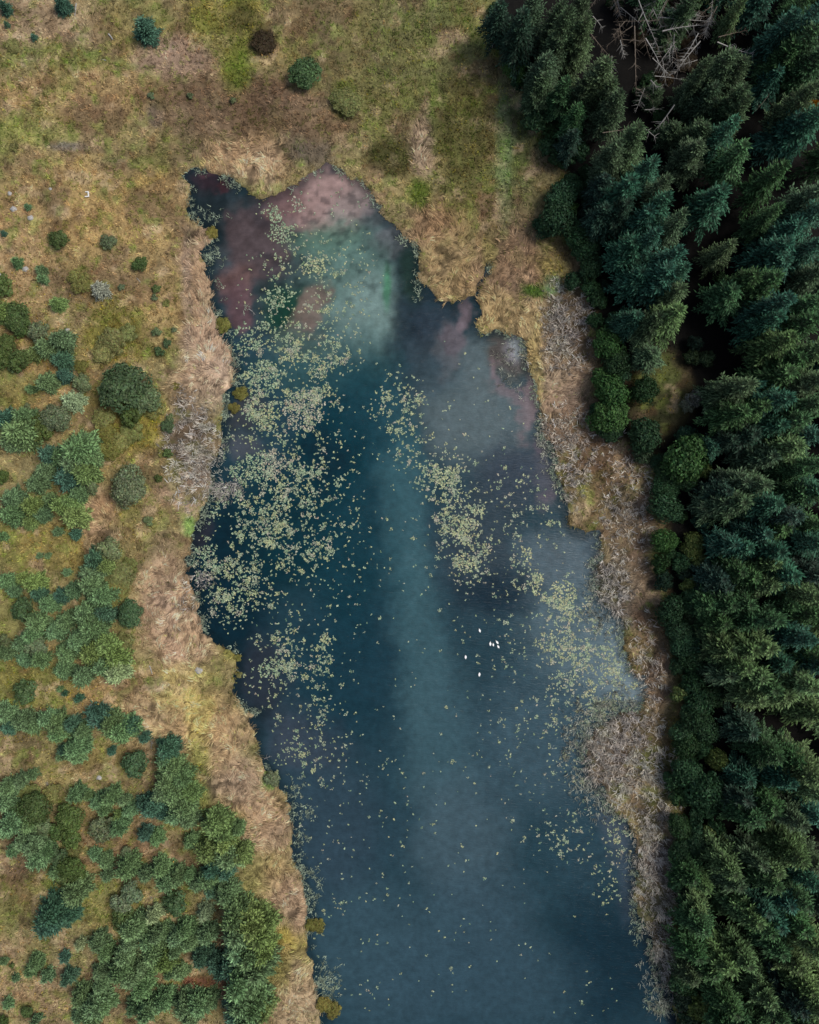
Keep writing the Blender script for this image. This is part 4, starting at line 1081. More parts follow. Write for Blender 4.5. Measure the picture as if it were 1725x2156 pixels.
# ------------------------------------------------------------------ shrubs and young spruces on the heath (strips of the plan, half a unit per step)
HEATH = {
    0: [(20, 30, 26, 'd', 'S'), (262, 20, 32, 'd', 'S'), (610, 120, 42, 'd', 'S'), (1288, 315, 56, 's', 'B'), (1460, 435, 56, 'o', 'B'), (148, 162, 12, 'd', 'S'), (30, 105, 12, 'd', 'S'), (642, 412, 14, 'p', 'B'), (805, 410, 13, 'p', 'B'), (985, 428, 14, 'p', 'B'),
        (250, 1010, 36, 'g', 'B'), (460, 1022, 28, 'p', 'B'), (18, 985, 14, 'd', 'S'), (118, 872, 13, 's', 'S'), (60, 200, 24, 'o', 'B'), (892, 980, 26, 'y', 'B'), (70, 625, 20, 'o', 'B'), (1110, 185, 42, 'n', 'B')],
    483: [(595, 150, 28, 'g', 'B'), (70, 138, 22, 's', 'S'), (172, 167, 20, 's', 'S'), (178, 208, 18, 's', 'S'), (20, 245, 40, 'g', 'B'), (420, 255, 32, 'h', 'S'), (240, 312, 28, 'g', 'S'), (85, 378, 52, 'g', 'B'), (15, 350, 44, 'g', 'S'), (342, 222, 46, 'o', 'B'),
          (665, 255, 16, 'g', 'B'), (655, 290, 14, 'p', 'B'), (705, 313, 16, 'o', 'B'), (517, 247, 14, 'p', 'B'), (662, 435, 19, 'p', 'B'), (737, 425, 11, 'p', 'B'), (707, 482, 16, 's', 'B'), (677, 518, 19, 's', 'B'), (255, 462, 42, 's', 'S'), (185, 495, 42, 's', 'S'),
          (100, 435, 24, 'g', 'B'), (40, 480, 32, 'g', 'B'), (170, 435, 40, 'p', 'B'), (65, 585, 20, 'p', 'B'), (20, 550, 38, 'g', 'B'), (90, 555, 40, 'g', 'B'), (145, 525, 30, 'g', 'S'), (255, 550, 38, 'd', 'S'), (270, 612, 36, 'd', 'S'), (190, 645, 40, 's', 'S'), (130, 672, 20, 's', 'S'), (350, 580, 25, 'y', 'B'),
          (525, 670, 82, 's', 'B'), (610, 715, 56, 'p', 'B'), (650, 750, 46, 'o', 'B'), (555, 780, 48, 'g', 'B'), (240, 797, 56, 'p', 'B'), (180, 840, 48, 'g', 'B'), (70, 850, 70, 's', 'S'), (20, 805, 42, 'd', 'S'), (100, 790, 40, 's', 'S'), (40, 900, 40, 's', 'S'), (300, 720, 44, 'p', 'S'), (350, 650, 36, 'p', 'B'),
          (710, 830, 22, 's', 'B'), (722, 795, 16, 'p', 'B'), (712, 945, 18, 'g', 'B'), (685, 945, 16, 'o', 'B'), (555, 1078, 68, 'p', 'B'), (330, 930, 64, 's', 'S'), (300, 985, 50, 's', 'S'), (250, 960, 42, 's', 'S'), (380, 950, 48, 's', 'S'), (350, 1030, 52, 'g', 'S'), (280, 1050, 46, 'd', 'S'), (205, 950, 48, 'd', 'S'),
          (190, 1020, 42, 's', 'S'), (150, 1065, 44, 's', 'S'), (395, 1085, 26, 'p', 'B'), (390, 1035, 28, 'g', 'B'), (675, 1050, 16, 'g', 'B'), (470, 930, 44, 'y', 'B'), (745, 662, 14, 'y', 'B'), (440, 800, 44, 'o', 'B'), (125, 755, 20, 'p', 'B'), (20, 1045, 26, 'g', 'B'),
          (940, 400, 30, 'y', 'B'), (1015, 690, 28, 'y', 'B'), (985, 750, 24, 'y', 'B'), (480, 470, 46, 'o', 'B'), (440, 520, 40, 'o', 'B'), (540, 440, 40, 'o', 'B'), (560, 850, 40, 'o', 'B'), (510, 900, 40, 'o', 'B'), (460, 860, 34, 'y', 'B')],
    1035: [(50, 30, 42, 's', 'S'), (130, 60, 46, 'g', 'S'), (45, 95, 48, 's', 'S'), (175, 95, 32, 's', 'S'), (125, 135, 30, 'g', 'S'), (255, 55, 46, 'g', 'S'), (310, 105, 46, 'g', 'S'), (300, 45, 40, 'g', 'S'), (330, 10, 36, 's', 'S'), (215, 30, 26, 's', 'S'), (245, 170, 22, 's', 'S'), (322, 178, 22, 'd', 'S'), (630, 122, 18, 'p', 'B'), (8, 190, 25, 's', 'S'),
           (465, 245, 48, 'p', 'B'), (550, 312, 34, 'o', 'B'), (400, 290, 46, 'd', 'S'), (385, 345, 50, 's', 'S'), (380, 400, 52, 's', 'S'), (430, 440, 48, 's', 'S'), (505, 350, 58, 'o', 'B'), (490, 425, 56, 'o', 'B'), (450, 315, 40, 'g', 'S'), (25, 380, 40, 's', 'S'), (140, 385, 40, 'g', 'S'), (95, 365, 30, 'g', 'S'), (60, 420, 32, 's', 'S'), (160, 430, 28, 'd', 'S'), (205, 470, 40, 's', 'S'), (255, 440, 32, 'd', 'S'), (305, 420, 30, 's', 'S'),
           (105, 495, 46, 's', 'B'), (150, 550, 40, 's', 'S'), (440, 510, 44, 'd', 'S'), (553, 512, 52, 's', 'B'), (360, 515, 50, 's', 'S'), (270, 545, 42, 's', 'S'), (385, 570, 56, 's', 'S'), (320, 630, 48, 's', 'S'), (230, 585, 44, 's', 'S'), (130, 605, 42, 's', 'S'), (30, 630, 32, 'p', 'B'), (85, 640, 36, 's', 'S'), (155, 650, 40, 'p', 'B'), (20, 680, 36, 's', 'S'), (165, 712, 40, 's', 'S'), (275, 680, 44, 's', 'S'), (385, 685, 54, 'g', 'S'),
           (450, 655, 56, 'g', 'S'), (485, 700, 48, 'g', 'S'), (525, 640, 48, 'o', 'B'), (430, 740, 46, 's', 'S'), (490, 760, 46, 'p', 'S'), (265, 755, 36, 's', 'S'), (340, 780, 44, 's', 'S'), (100, 705, 30, 's', 'S'), (115, 840, 42, 's', 'B'), (255, 830, 13, 's', 'S'), (275, 850, 13, 'd', 'S'), (335, 870, 17, 'd', 'S'), (205, 270, 12, 's', 'S'), (285, 340, 16, 's', 'S'), (170, 270, 12, 's', 'S'),
           (20, 940, 46, 's', 'S'), (40, 990, 38, 'd', 'S'), (95, 970, 46, 's', 'S'), (132, 990, 34, 's', 'S'), (195, 960, 36, 's', 'S'), (235, 985, 44, 's', 'S'), (240, 1025, 34, 's', 'S'), (300, 980, 36, 'd', 'S'), (342, 1010, 34, 's', 'S'), (415, 950, 56, 'd', 'S'), (470, 985, 50, 's', 'S'), (510, 1010, 54, 's', 'S'), (545, 985, 36, 'd', 'S'), (610, 1035, 26, 'd', 'S'), (320, 1080, 46, 's', 'S'), (270, 1092, 26, 'd', 'S'), (470, 1092, 22, 'd', 'S'), (700, 1085, 46, 'd', 'S'),
           (1000, 700, 16, 'y', 'B'), (1005, 770, 14, 'o', 'B')],
    1587: [(260, 10, 25, 's', 'S'), (320, 15, 34, 's', 'S'), (575, 40, 48, 's', 'B'), (135, 90, 26, 's', 'S'), (30, 145, 40, 's', 'S'), (85, 120, 32, 's', 'S'), (125, 158, 40, 'o', 'B'), (225, 165, 38, 'o', 'B'), (15, 205, 46, 's', 'S'), (150, 225, 56, 'g', 'B'), (80, 240, 50, 's', 'B'), (50, 295, 54, 's', 'S'), (120, 300, 44, 's', 'S'), (182, 295, 36, 'p', 'B'), (245, 322, 36, 'g', 'B'),
           (300, 262, 56, 'g', 'B'), (310, 335, 46, 'g', 'B'), (25, 335, 30, 's', 'S'), (315, 175, 38, 's', 'S'), (375, 180, 22, 's', 'S'), (410, 205, 30, 's', 'S'), (462, 188, 38, 's', 'S'), (440, 238, 26, 's', 'S'), (520, 195, 26, 's', 'S'), (545, 240, 32, 's', 'S'), (500, 260, 22, 'g', 'S'), (600, 200, 26, 'd', 'S'), (640, 228, 46, 'd', 'S'), (690, 250, 34, 'd', 'S'),
           (690, 30, 42, 's', 'S'), (725, 65, 50, 's', 'S'), (700, 115, 48, 's', 'S'), (765, 105, 48, 's', 'S'), (730, 172, 52, 's', 'S'), (798, 172, 44, 'g', 'S'), (775, 225, 52, 's', 'S'), (790, 275, 40, 's', 'S'), (680, 165, 40, 's', 'S'), (740, 260, 40, 's', 'S'), (790, 60, 30, 'o', 'B'), (440, 310, 46, 'p', 'B'), (500, 312, 40, 's', 'S'), (615, 340, 36, 'd', 'S'), (655, 355, 32, 's', 'S'),
           (140, 390, 46, 's', 'S'), (100, 375, 44, 's', 'S'), (160, 440, 50, 's', 'S'), (55, 410, 26, 's', 'S'), (205, 412, 32, 's', 'S'), (315, 412, 34, 'o', 'B'), (255, 432, 36, 's', 'B'), (400, 425, 26, 's', 'S'), (445, 455, 32, 's', 'S'), (540, 410, 21, 'p', 'B'), (310, 480, 50, 'g', 'B'), (295, 515, 46, 'g', 'B'), (235, 500, 36, 's', 'S'), (310, 592, 54, 's', 'S'), (450, 515, 24, 's', 'S'),
           (530, 487, 44, 's', 'S'), (620, 505, 32, 's', 'S'), (680, 485, 42, 's', 'S'), (700, 545, 46, 's', 'S'), (745, 520, 40, 's', 'S'), (802, 512, 28, 's', 'S'), (830, 545, 32, 's', 'S'), (880, 530, 42, 's', 'S'), (890, 570, 34, 'd', 'S'), (955, 592, 46, 's', 'S'), (905, 300, 56, 'g', 'S'), (940, 335, 54, 'g', 'S'), (1000, 322, 32, 's', 'S'), (805, 370, 34, 's', 'S'), (870, 420, 56, 'g', 'S'),
           (935, 385, 50, 'g', 'S'), (960, 450, 58, 's', 'S'), (1012, 430, 46, 'g', 'S'), (950, 495, 40, 'd', 'S'), (890, 490, 42, 'd', 'S'), (560, 580, 40, 'p', 'B'), (515, 628, 40, 'p', 'B'), (520, 690, 42, 'g', 'B'), (745, 622, 44, 's', 'B'), (650, 680, 38, 'p', 'S'), (860, 670, 36, 'p', 'S'), (215, 680, 64, 'd', 'S'), (200, 720, 54, 'd', 'S'), (305, 682, 34, 'd', 'S'), (560, 740, 50, 's', 'S'), (545, 795, 36, 's', 'S'),
           (620, 790, 42, 's', 'S'), (660, 762, 36, 's', 'S'), (700, 748, 30, 's', 'S'), (780, 745, 42, 's', 'S'), (800, 795, 40, 's', 'S'), (740, 772, 40, 's', 'S'), (870, 770, 40, 's', 'S'), (650, 850, 50, 's', 'S'), (690, 872, 44, 'g', 'S'), (740, 832, 32, 's', 'S'), (410, 800, 40, 's', 'S'), (440, 840, 36, 's', 'S'), (340, 800, 22, 'p', 'S'), (275, 855, 22, 'd', 'S'), (150, 880, 32, 's', 'S'), (130, 915, 26, 's', 'S'),
           (200, 935, 26, 's', 'S'), (285, 945, 36, 'd', 'S'), (520, 855, 42, 's', 'S'), (500, 920, 50, 's', 'S'), (550, 950, 50, 's', 'S'), (590, 1005, 40, 's', 'S'), (600, 892, 32, 's', 'S'), (640, 920, 26, 's', 'S'), (710, 935, 18, 's', 'S'), (755, 925, 34, 's', 'S'), (850, 862, 42, 'd', 'S'), (905, 880, 42, 'd', 'S'), (930, 915, 40, 'd', 'S'), (420, 920, 34, 's', 'S'), (425, 975, 34, 's', 'S'), (335, 1030, 40, 's', 'S'),
           (400, 1065, 52, 's', 'S'), (440, 1060, 40, 's', 'S'), (390, 1115, 40, 's', 'S'), (560, 1072, 36, 's', 'S'), (620, 1090, 50, 's', 'S'), (690, 1050, 46, 's', 'S'), (770, 1072, 46, 's', 'S'), (840, 1062, 52, 's', 'S'), (885, 1040, 36, 's', 'S'), (800, 1122, 42, 's', 'S'), (330, 1112, 30, 's', 'S'),
           (985, 695, 60, 's', 'L'), (1000, 750, 66, 's', 'L'), (1055, 725, 60, 'g', 'L'), (1095, 765, 60, 'g', 'L'), (1005, 825, 60, 's', 'L'), (1055, 850, 60, 's', 'L'), (1085, 905, 60, 's', 'L'), (1110, 830, 52, 'g', 'L'), (1015, 960, 60, 's', 'L'), (1065, 965, 52, 's', 'L'), (965, 900, 46, 'd', 'L'), (1020, 1040, 56, 's', 'L'), (1070, 1060, 50, 's', 'L'), (1050, 1115, 56, 's', 'L'), (1105, 1085, 40, 'g', 'L'), (985, 1085, 46, 'd', 'L'), (1000, 1140, 40, 'd', 'L'),
           (20, 870, 16, 's', 'S'), (70, 940, 16, 's', 'S'), (35, 1050, 22, 's', 'S'), (120, 1080, 22, 'g', 'B'), (150, 1125, 22, 's', 'S'), (20, 1120, 22, 'g', 'B'), (60, 882, 13, 'g', 'B'), (1145, 105, 30, 'p', 'B'), (1400, 1078, 36, 'y', 'B'), (1370, 1060, 34, 'y', 'B'), (1335, 725, 28, 'y', 'B'), (1310, 725, 24, 'y', 'B')],
}


def heath_where(dx, dy):
    if dy < 130 and dx < 340: return 'in the rough corner pasture above the bog'
    if dy < 330: return 'on the bog above the lake head'
    if 440 < dx and dy < 1000: return 'leaning over the water from the upper tan bank'
    if dy > 1300 and dx > 540 and dy > 1900 and dx > 640: return 'on the bank edge near the bottom of the lake'
    if dy < 620: return 'on the open tan heath beside the lake head'
    if dx > 320 and dy < 1100: return 'on the strip of heath along the reed bank'
    if dx > 150 and dy < 760: return 'around the yellow olive scrub patch'
    if dy < 820: return 'in the loose scrub above the big round bush'
    if dx > 200 and dy < 960: return 'beside the biggest round bush'
    if dy < 960: return 'in the thicket across from the biggest bush'
    if dy < 1110: return 'in the upper dense spruce thicket'
    if dy < 1290 and dx < 165: return 'on the reddish clearing under the upper thicket'
    if dy < 1290: return 'atop the tall thicket by the pink bank'
    if dy < 1440 and dx < 160: return 'in the outer middle thicket'
    if dy < 1440: return 'in the middle thicket by the pink reed bank'
    if dx > 450 and dy < 1800: return 'on the edge of the lower tan bank'
    if dy < 1575: return 'in the thin row below the mossy clearing'
    if dx > 325 and dy < 1735: return 'in the tall row standing beside the lower bank'
    if dy < 1700: return 'on the lower heath above the long bush chain'
    if dx > 370 and dy < 1910: return 'in the knot of trees halfway down the lower bank'
    if dx < 200 and dy < 1900: return 'in the long bush chain at the outer edge'
    if dy < 1860: return 'in the broken row above the chain'
    if dx > 460: return 'in the tallest stand near the bottom bank'
    if dx > 225 and dy < 2000: return 'in the row leading to the tallest stand'
    if dx < 160: return 'on the bare bottom corner of the heath'
    if dy < 2080: return 'in the second row leading to the tallest stand'
    return 'in the bottom row leading to the tallest stand'


for offy, lst in HEATH.items():
    for (zx, zy, zr, t, kind) in lst:
        dx, dy, r = zx / 2, offy + zy / 2, zr / 2 * K * (1.05 if kind == 'S' else 1.14)
        sz = 'big' if zr >= 50 else ('mid-sized' if zr >= 34 else ('small' if zr >= 20 else 'tiny'))
        w = heath_where(dx, dy)
        if kind == 'B':
            protos, ph, pr = (BUSH_L, 4.4, 3.4) if r > 2.4 else ((BUSH_M, 2.6, 2.0) if r > 1.0 else (BUSH_S, 1.2, 1.0))
            low = 0.55 if t in 'oyn' else 1.15
            plant('bush', 'bush', protos, ph, pr, dx, dy, r, r * low, t, 'rounded bushes on the heath', f'{sz} rounded {HUE[t]} bush {w}', 0.6)
        else:
            if kind == 'L':
                h = r * random.uniform(2.6, 3.2)
            else:
                h = r * random.uniform(1.8, 2.6)
            protos, ph, pr = (YOUNG_L, 6.0, 2.4) if r > 1.25 else (YOUNG_S, 2.6, 1.25)
            plant('young_spruce', 'tree', protos, ph, pr, dx, dy, r, h, t, 'young spruces on the heath', f'{sz} {HUE[t]} spruce {w}', 0.7)

ORD = ['first', 'second', 'third', 'fourth', 'fifth', 'sixth', 'seventh', 'eighth', 'ninth', 'tenth', 'eleventh', 'twelfth', 'thirteenth', 'fourteenth', 'fifteenth', 'sixteenth', 'seventeenth', 'eighteenth', 'nineteenth', 'twentieth'] + ['twenty-' + q for q in ('first', 'second', 'third', 'fourth', 'fifth', 'sixth', 'seventh', 'eighth', 'ninth')] + ['thirtieth'] + ['thirty-' + q for q in ('first', 'second', 'third', 'fourth', 'fifth', 'sixth', 'seventh', 'eighth', 'ninth')]
fam = {}
for o, base, dy in PLANTS:
    fam.setdefault(base, []).append((dy, o))
for base, lst in fam.items():
    lst.sort(key=lambda q: q[0])
    for i, (dy, o) in enumerate(lst):
        if len(lst) == 1: lab = base
        elif i == 0: lab = 'topmost ' + base
        elif i == len(lst) - 1: lab = 'lowest ' + base
        else: lab = f'{ORD[i]} ' + base + ', from the top'
        if len(lab.split()) > 16: lab = lab.replace(' rounded', '')
        if len(lab.split()) > 16: lab = lab.replace(', from the top', ' downward')
        if len(lab.split()) > 16: lab = lab.replace('on the strip of heath along', 'along').replace('leaning over the water from', 'overhanging').replace(' the top of', ' atop')
        o['label'] = lab

# ------------------------------------------------------------------ dead stems, snags, logs, stones
def dead_stem(name, p0, z0, p1, z1, rad, mat, nbr, label, group, cat='dead tree', blen=(0.5, 1.6)):
    a = np.array([*plan(*p0, z0), z0]); b = np.array([*plan(*p1, z1), z1])
    root = bpy.data.objects.new(name, None); COL.objects.link(root); root.location = a
    d = b - a; L = np.linalg.norm(d); d /= L
    h = np.array([0, 0, 1.0]) if abs(d[2]) < .9 else np.array([1.0, 0, 0])
    u = np.cross(d, h); u /= np.linalg.norm(u); v = np.cross(u, d)
    bend = random.uniform(-.03, .03) * L
    pts = [d * L * f + u * bend * math.sin(f * 3.14) for f in (0, .25, .5, .75, 1)]
    tv, tf = tube(pts, [rad, rad * .85, rad * .65, rad * .45, rad * .15], 6)
    link('trunk', mesh_np('dead_trunk', tv, tf, mat, None, True), root)
    for i in range(nbr):
        f = random.uniform(.15, .95); an = random.uniform(0, 6.28)
        q = d * L * f + u * bend * math.sin(f * 3.14)
        bd = (math.cos(an) * u + math.sin(an) * v) * .85 + d * .5
        l = random.uniform(*blen) * (1.15 - f * .6)
        tv, tf = tube([q, q + bd * l * .5, q + bd * l + np.array([0, 0, -.12 * l])], [rad * .4, rad * .3, rad * .1], 4)
        link('branch', mesh_np('dead_branch', tv, tf, mat, None, True), root)
    tag(root, label, cat, group)
    return root


def z1p(x, y):
    return (x * .42 + 1000.5, y * .42)


GD = 'dead stems fallen in the forest'
STEMS = [((800, 130), (808, 480), .13, 'b', 9, 'upright looking brown dead stem standing apart from the fallen pile'),
         ((870, 0), (940, 140), .11, 'w', 8, 'short pale dead stem cut off by the top of the photo'),
         ((820, 0), (930, 260), .11, 'w', 10, 'long slanting dead stem running down from the top of the photo'),
         ((855, 190), (955, 385), .12, 'w', 9, 'pale dead stem meeting the crossing point of the pile'),
         ((890, 290), (985, 385), .08, 'w', 6, 'thin dead stem just beside the pale one at the crossing point'),
         ((1130, 205), (1000, 372), .14, 'w', 8, 'bright white dead stem slanting down to the crossing point'),
         ((1120, 165), (1030, 310), .10, 'w', 7, 'grey dead stem lying parallel above the bright white one'),
         ((940, 155), (1140, 125), .16, 'w', 9, 'thick white dead stem lying across the pile'),
         ((920, 85), (1230, 110), .12, 'w', 12, 'long grey dead stem lying across the top of the pile'),
         ((1020, 60), (1150, 85), .12, 'w', 8, 'short pale dead stem above the long grey crossing one'),
         ((1215, 210), (1410, 275), .13, 'w', 9, 'grey dead stem pointing into the dark trees beyond the pile'),
         ((1000, 525), (895, 660), .13, 'w', 4, 'white dead stem below the pile lying over the black gap'),
         ((840, 635), (910, 692), .11, 'w', 3, 'short pale dead stem under the white one in the black gap'),
         ((900, 380), (1070, 405), .07, 'w', 6, 'thin curved dead stem at the foot of the pile'),
         ((850, 550), (940, 545), .06, 'w', 4, 'thin short dead stem in the dark below the pile'),
         ((880, 400), (932, 455), .13, 'w', 6, 'thick short white dead stem at the lower side of the pile'),
         ((590, 80), (640, 140), .09, 'w', 5, 'small pale dead stem close to the olive conifers'),
         ((560, 140), (690, 295), .10, 'b', 9, 'brown dead stem slanting beside the olive conifers'),
         ((728, 200), (748, 285), .10, 'w', 8, 'short grey dead stem left of the upright looking one'),
         ((960, 0), (918, 82), .08, 'w', 6, 'thin dead stem crossing at the top of the pile'),
         ((1080, 0), (1000, 55), .09, 'w', 7, 'pale dead stem at the top edge beside the brown crown'),
         ((1000, 170), (990, 335), .09, 'w', 11, 'twiggy grey dead stem in the middle of the pile'),
         ((1215, 30), (1120, 200), .10, 'b', 18, 'brown dead crown full of twigs at the heart of the pile'),
         ((1190, 60), (1150, 190), .09, 'w', 18, 'bleached twiggy dead crown inside the brown one'),
         ((1490, 0), (1360, 140), .12, 'b', 16, 'reddish brown dead crown beyond the pile near the top'),
         ((1220, 185), (1370, 150), .09, 'b', 8, 'brown dead stem lying towards the reddish dead crown'),
         ((1480, 465), (1400, 560), .05, 'b', 2, 'very thin dead stem in the dark gap by the teal conifers'),
         ((640, 665), (800, 642), .07, 'b', 4, 'brown dead stem low in the gap above the small spruces'),
         ((830, 130), (880, 300), .08, 'b', 9, 'brown twiggy dead stem beside the upright looking one'),
         ((1030, 0), (1080, 80), .08, 'w', 6, 'thin white dead stem at the top middle of the pile'),
         ((940, 290), (960, 430), .07, 'w', 6, 'thin dead stem hanging through the crossing point'),
         ((1480, 570), (1570, 740), .06, 'b', 3, 'thin dead trunk between the bottom corner conifers')]
for i, (a, b, rd, m, nb, lab) in enumerate(STEMS):
    pa, pb = z1p(*a), z1p(*b)
    if i == len(STEMS) - 1:
        pa, pb = (pa[0], pa[1] + 1794), (pb[0], pb[1] + 1794)
    za = random.uniform(6.0, 11.0); zb = random.uniform(4.5, 8.0)
    dead_stem('dead_tree', pa, za, pb, zb, rd * .85, M_DEAD if m == 'w' else M_DEADB, int(nb * 2.6), lab, GD, 'dead tree', (.5, 2.3))

EXTRA = []
for i in range(34):
    cx_, cy_ = random.choice([(1040, 130), (900, 250), (760, 120), (960, 60), (1130, 60), (840, 420), (680, 40), (1000, 330)])
    a_ = random.uniform(0, 3.14); l_ = random.uniform(40, 120)
    x0_, y0_ = cx_ + random.gauss(0, 60), cy_ + random.gauss(0, 55)
    EXTRA.append((x0_ - l_ * math.cos(a_), y0_ - l_ * math.sin(a_), x0_ + l_ * math.cos(a_), y0_ + l_ * math.sin(a_)))
EXTRA.sort(key=lambda q: q[1] + q[3])
for i, (x0_, y0_, x1_, y1_) in enumerate(EXTRA):
    za = random.uniform(2.0, 8.0)
    m_ = M_DEADB if random.random() < .65 else M_DEAD
    dead_stem('dead_tree', z1p(x0_, y0_), za, z1p(x1_, y1_), za + random.uniform(-1.5, 1.5), random.uniform(.05, .09), m_, random.randint(14, 34),
              f"{ORD[i]} thin tangled {'brown' if m_ is M_DEADB else 'grey'} dead stem of the top forest pile, from the top", GD, 'dead tree', (.5, 2.0))

SNAGS = [((1060, 60), 6, (1030, 105), 3, .12, 34, 'grey twiggy dead tree at the outer forest edge near the top'), ((320, 1560), 1.6, (318, 1580), .3, .07, 16, 'white dead snag with spiky twigs below the mossy clearing'),
         ((98, 1655), 1.0, (100, 1643), .3, .05, 16, 'white twiggy dead shrub at the top of the long bush chain'), ((135, 828), .8, (130, 836), .2, .05, 12, 'white twigs of a dead shrub near the biggest bush'),
         ((212, 826), 1.0, (206, 838), .2, .05, 14, 'grey twiggy dead shrub beside the biggest bush'), ((166, 706), .5, (172, 698), .2, .05, 8, 'small white dead branch by the yellow olive scrub'),
         ((65, 2075), .6, (40, 2085), .2, .05, 12, 'pale dead brushwood on the bare bottom corner'), ((120, 2080), .5, (108, 2070), .2, .05, 6, 'forked pale branch lying on the bare bottom corner'),
         ((44, 1990), .5, (36, 1998), .2, .04, 8, 'thin white branch on the bare heath above the brushwood'), ((320, 1893), 1.0, (316, 1880), .2, .05, 14, 'grey dead shrub in the lower heath'),
         ((466, 2000), 1.2, (460, 1990), .2, .06, 14, 'grey dead shrub at the edge of the tallest stand'), ((486, 2140), 3, (476, 2118), .4, .08, 16, 'bare grey dead tree at the bottom of the tallest stand'),
         ((538, 662), .15, (524, 650), .12, .07, 5, 'white branch floating in the lake off the reed bank'), ((456, 1268), .2, (449, 1258), .1, .06, 4, 'pale dead branch sticking from the water by the bank'),
         ((570, 1592), .5, (556, 1598), .2, .05, 14, 'white brushwood at the waterline of the lower bank'), ((1180, 1495), .2, (1176, 1490), .1, .04, 2, 'tiny pale stick floating near the reed promontory')]
for (a, za, b, zb, rd, nb, lab) in SNAGS:
    dead_stem('dead_snag', b, zb, a, za, rd, M_DEAD, nb, lab, 'bleached dead wood around the lake', 'dead wood', (.35, 1.0))

M_STONE = wood_material('pale_stone', (0.20, 0.19, 0.175), (0.40, 0.39, 0.37), 5)


def stone(dx, dy, r, lab, cat='stone', flat=.5):
    x_, y_ = plan(dx, dy)
    n = 10; V = [(0, 0, r * flat * 1.2)]; F = []
    for k_, (q, z_) in enumerate(((.55, 1.0), (1.0, .35), (.9, -.4))):
        for s in range(n):
            a = 6.283 * s / n
            j = random.uniform(.75, 1.2)
            V.append((math.cos(a) * r * q * j * 1.15, math.sin(a) * r * q * j, r * flat * z_))
    for s in range(n):
        F.append((0, 1 + s, 1 + (s + 1) % n, 0))
    me = bpy.data.meshes.new('stone')
    faces = [(0, 1 + s, 1 + (s + 1) % n) for s in range(n)]
    for ring in (0, 1):
        o = 1 + ring * n
        faces += [(o + s, o + n + s, o + n + (s + 1) % n, o + (s + 1) % n) for s in range(n)]
    me.from_pydata([tuple(v) for v in V], [], faces); me.materials.append(M_STONE)
    tag(link('stone', me, None, (x_, y_, ground_z(x_, y_) + .05)), lab, cat, 'pale stones on the heath')


stone(33, 443, .55, 'biggest pale grey stone on the heath beside the lake head')
stone(24, 410, .35, 'white stone just above the biggest pale stone')
stone(110, 401, .25, 'small white stone on open tan grass')
stone(68, 462, .5, 'flat buff stone on bare ground near the biggest stone')
stone(420, 1411, .6, 'white stone on the yellow bend of the tan bank')
stone(198, 1486, .55, 'buff boulder at the lower side of the mossy clearing')
stone(37, 1448, .3, 'small white stone at the outer edge of the mossy clearing')
stone(57, 568, .5, 'pale stone standing among small spruces on the heath')
stone(2, 580, .3, 'white stone cut by the photo edge on the heath')
stone(147, 699, .45, 'pale stone next to the small white dead branch')
stone(212, 1635, .45, 'pale stone below the white snag on the lower heath')
stone(234, 1659, .5, 'pale slab in the broken row of spruces')


def log(dx0, dy0, dx1, dy1, rd, lab):
    a = np.array([*plan(dx0, dy0), 0]); b = np.array([*plan(dx1, dy1), 0])
    z = ground_z(a[0], a[1]) + rd
    v = b - a
    tv, tf = tube([(0, 0, 0), v * .5 + np.array([.03, .02, .03]), v], [rd, rd * .9, rd * .7], 8)
    tag(link('log', mesh_np('log', tv, tf, M_DEAD, None, True), None, (a[0], a[1], z)), lab, 'log', 'bleached logs on the heath')


log(164, 12, 161, 38, .14, 'bleached log lying upright in the picture in the corner pasture')
log(233, 78, 242, 90, .14, 'short pale log on the grass below the corner pasture')
log(217, 131, 228, 133, .10, 'small grey log on the edge of the brown bog')
log(291, 588, 299, 597, .07, 'thin pale stick log on the heath near the reed bank')
log(318, 1400, 324, 1418, .10, 'pale log on the pink bank above the yellow bend')

# the small white open frame on the meadow
wm, nt_, out_ = nodes_mat('white_paint')
pb_ = nt_.nodes.new('ShaderNodeBsdfPrincipled'); pb_.inputs['Base Color'].default_value = (0.74, 0.74, 0.72, 1); pb_.inputs['Roughness'].default_value = 0.6
nw_ = noise_node(nt_, 12); cr_ = nt_.nodes.new('ShaderNodeValToRGB'); cr_.color_ramp.elements[0].color = (.5, .5, .48, 1); cr_.color_ramp.elements[1].color = (.8, .8, .78, 1)
nt_.links.new(nw_.outputs['Fac'], cr_.inputs['Fac']); nt_.links.new(cr_.outputs[0], pb_.inputs['Base Color'])
nt_.links.new(pb_.outputs[0], out_.inputs['Surface'])
X0, Y0 = plan(186, 412)
fr = bpy.data.objects.new('white_frame', None); COL.objects.link(fr); fr.location = (X0, Y0, ground_z(X0, Y0) + .12); fr.rotation_euler = (0, 0, .08)


def bar(x0, y0, x1, y1):
    V = [(x, y, z) for z in (0, .22) for x, y in ((x0, y0), (x1, y0), (x1, y1), (x0, y1))]
    me = bpy.data.meshes.new('rail'); me.from_pydata(V, [], [(0, 3, 2, 1), (4, 5, 6, 7), (0, 1, 5, 4), (1, 2, 6, 5), (2, 3, 7, 6), (3, 0, 4, 7)])
    me.materials.append(wm); link('rail', me, fr)


bar(.22, -.5, .40, .5); bar(-.35, -.5, .218, -.34); bar(-.2, .36, .218, .5)
tag(fr, 'small white open sided frame lying on the tan heath beside the lake', 'frame')

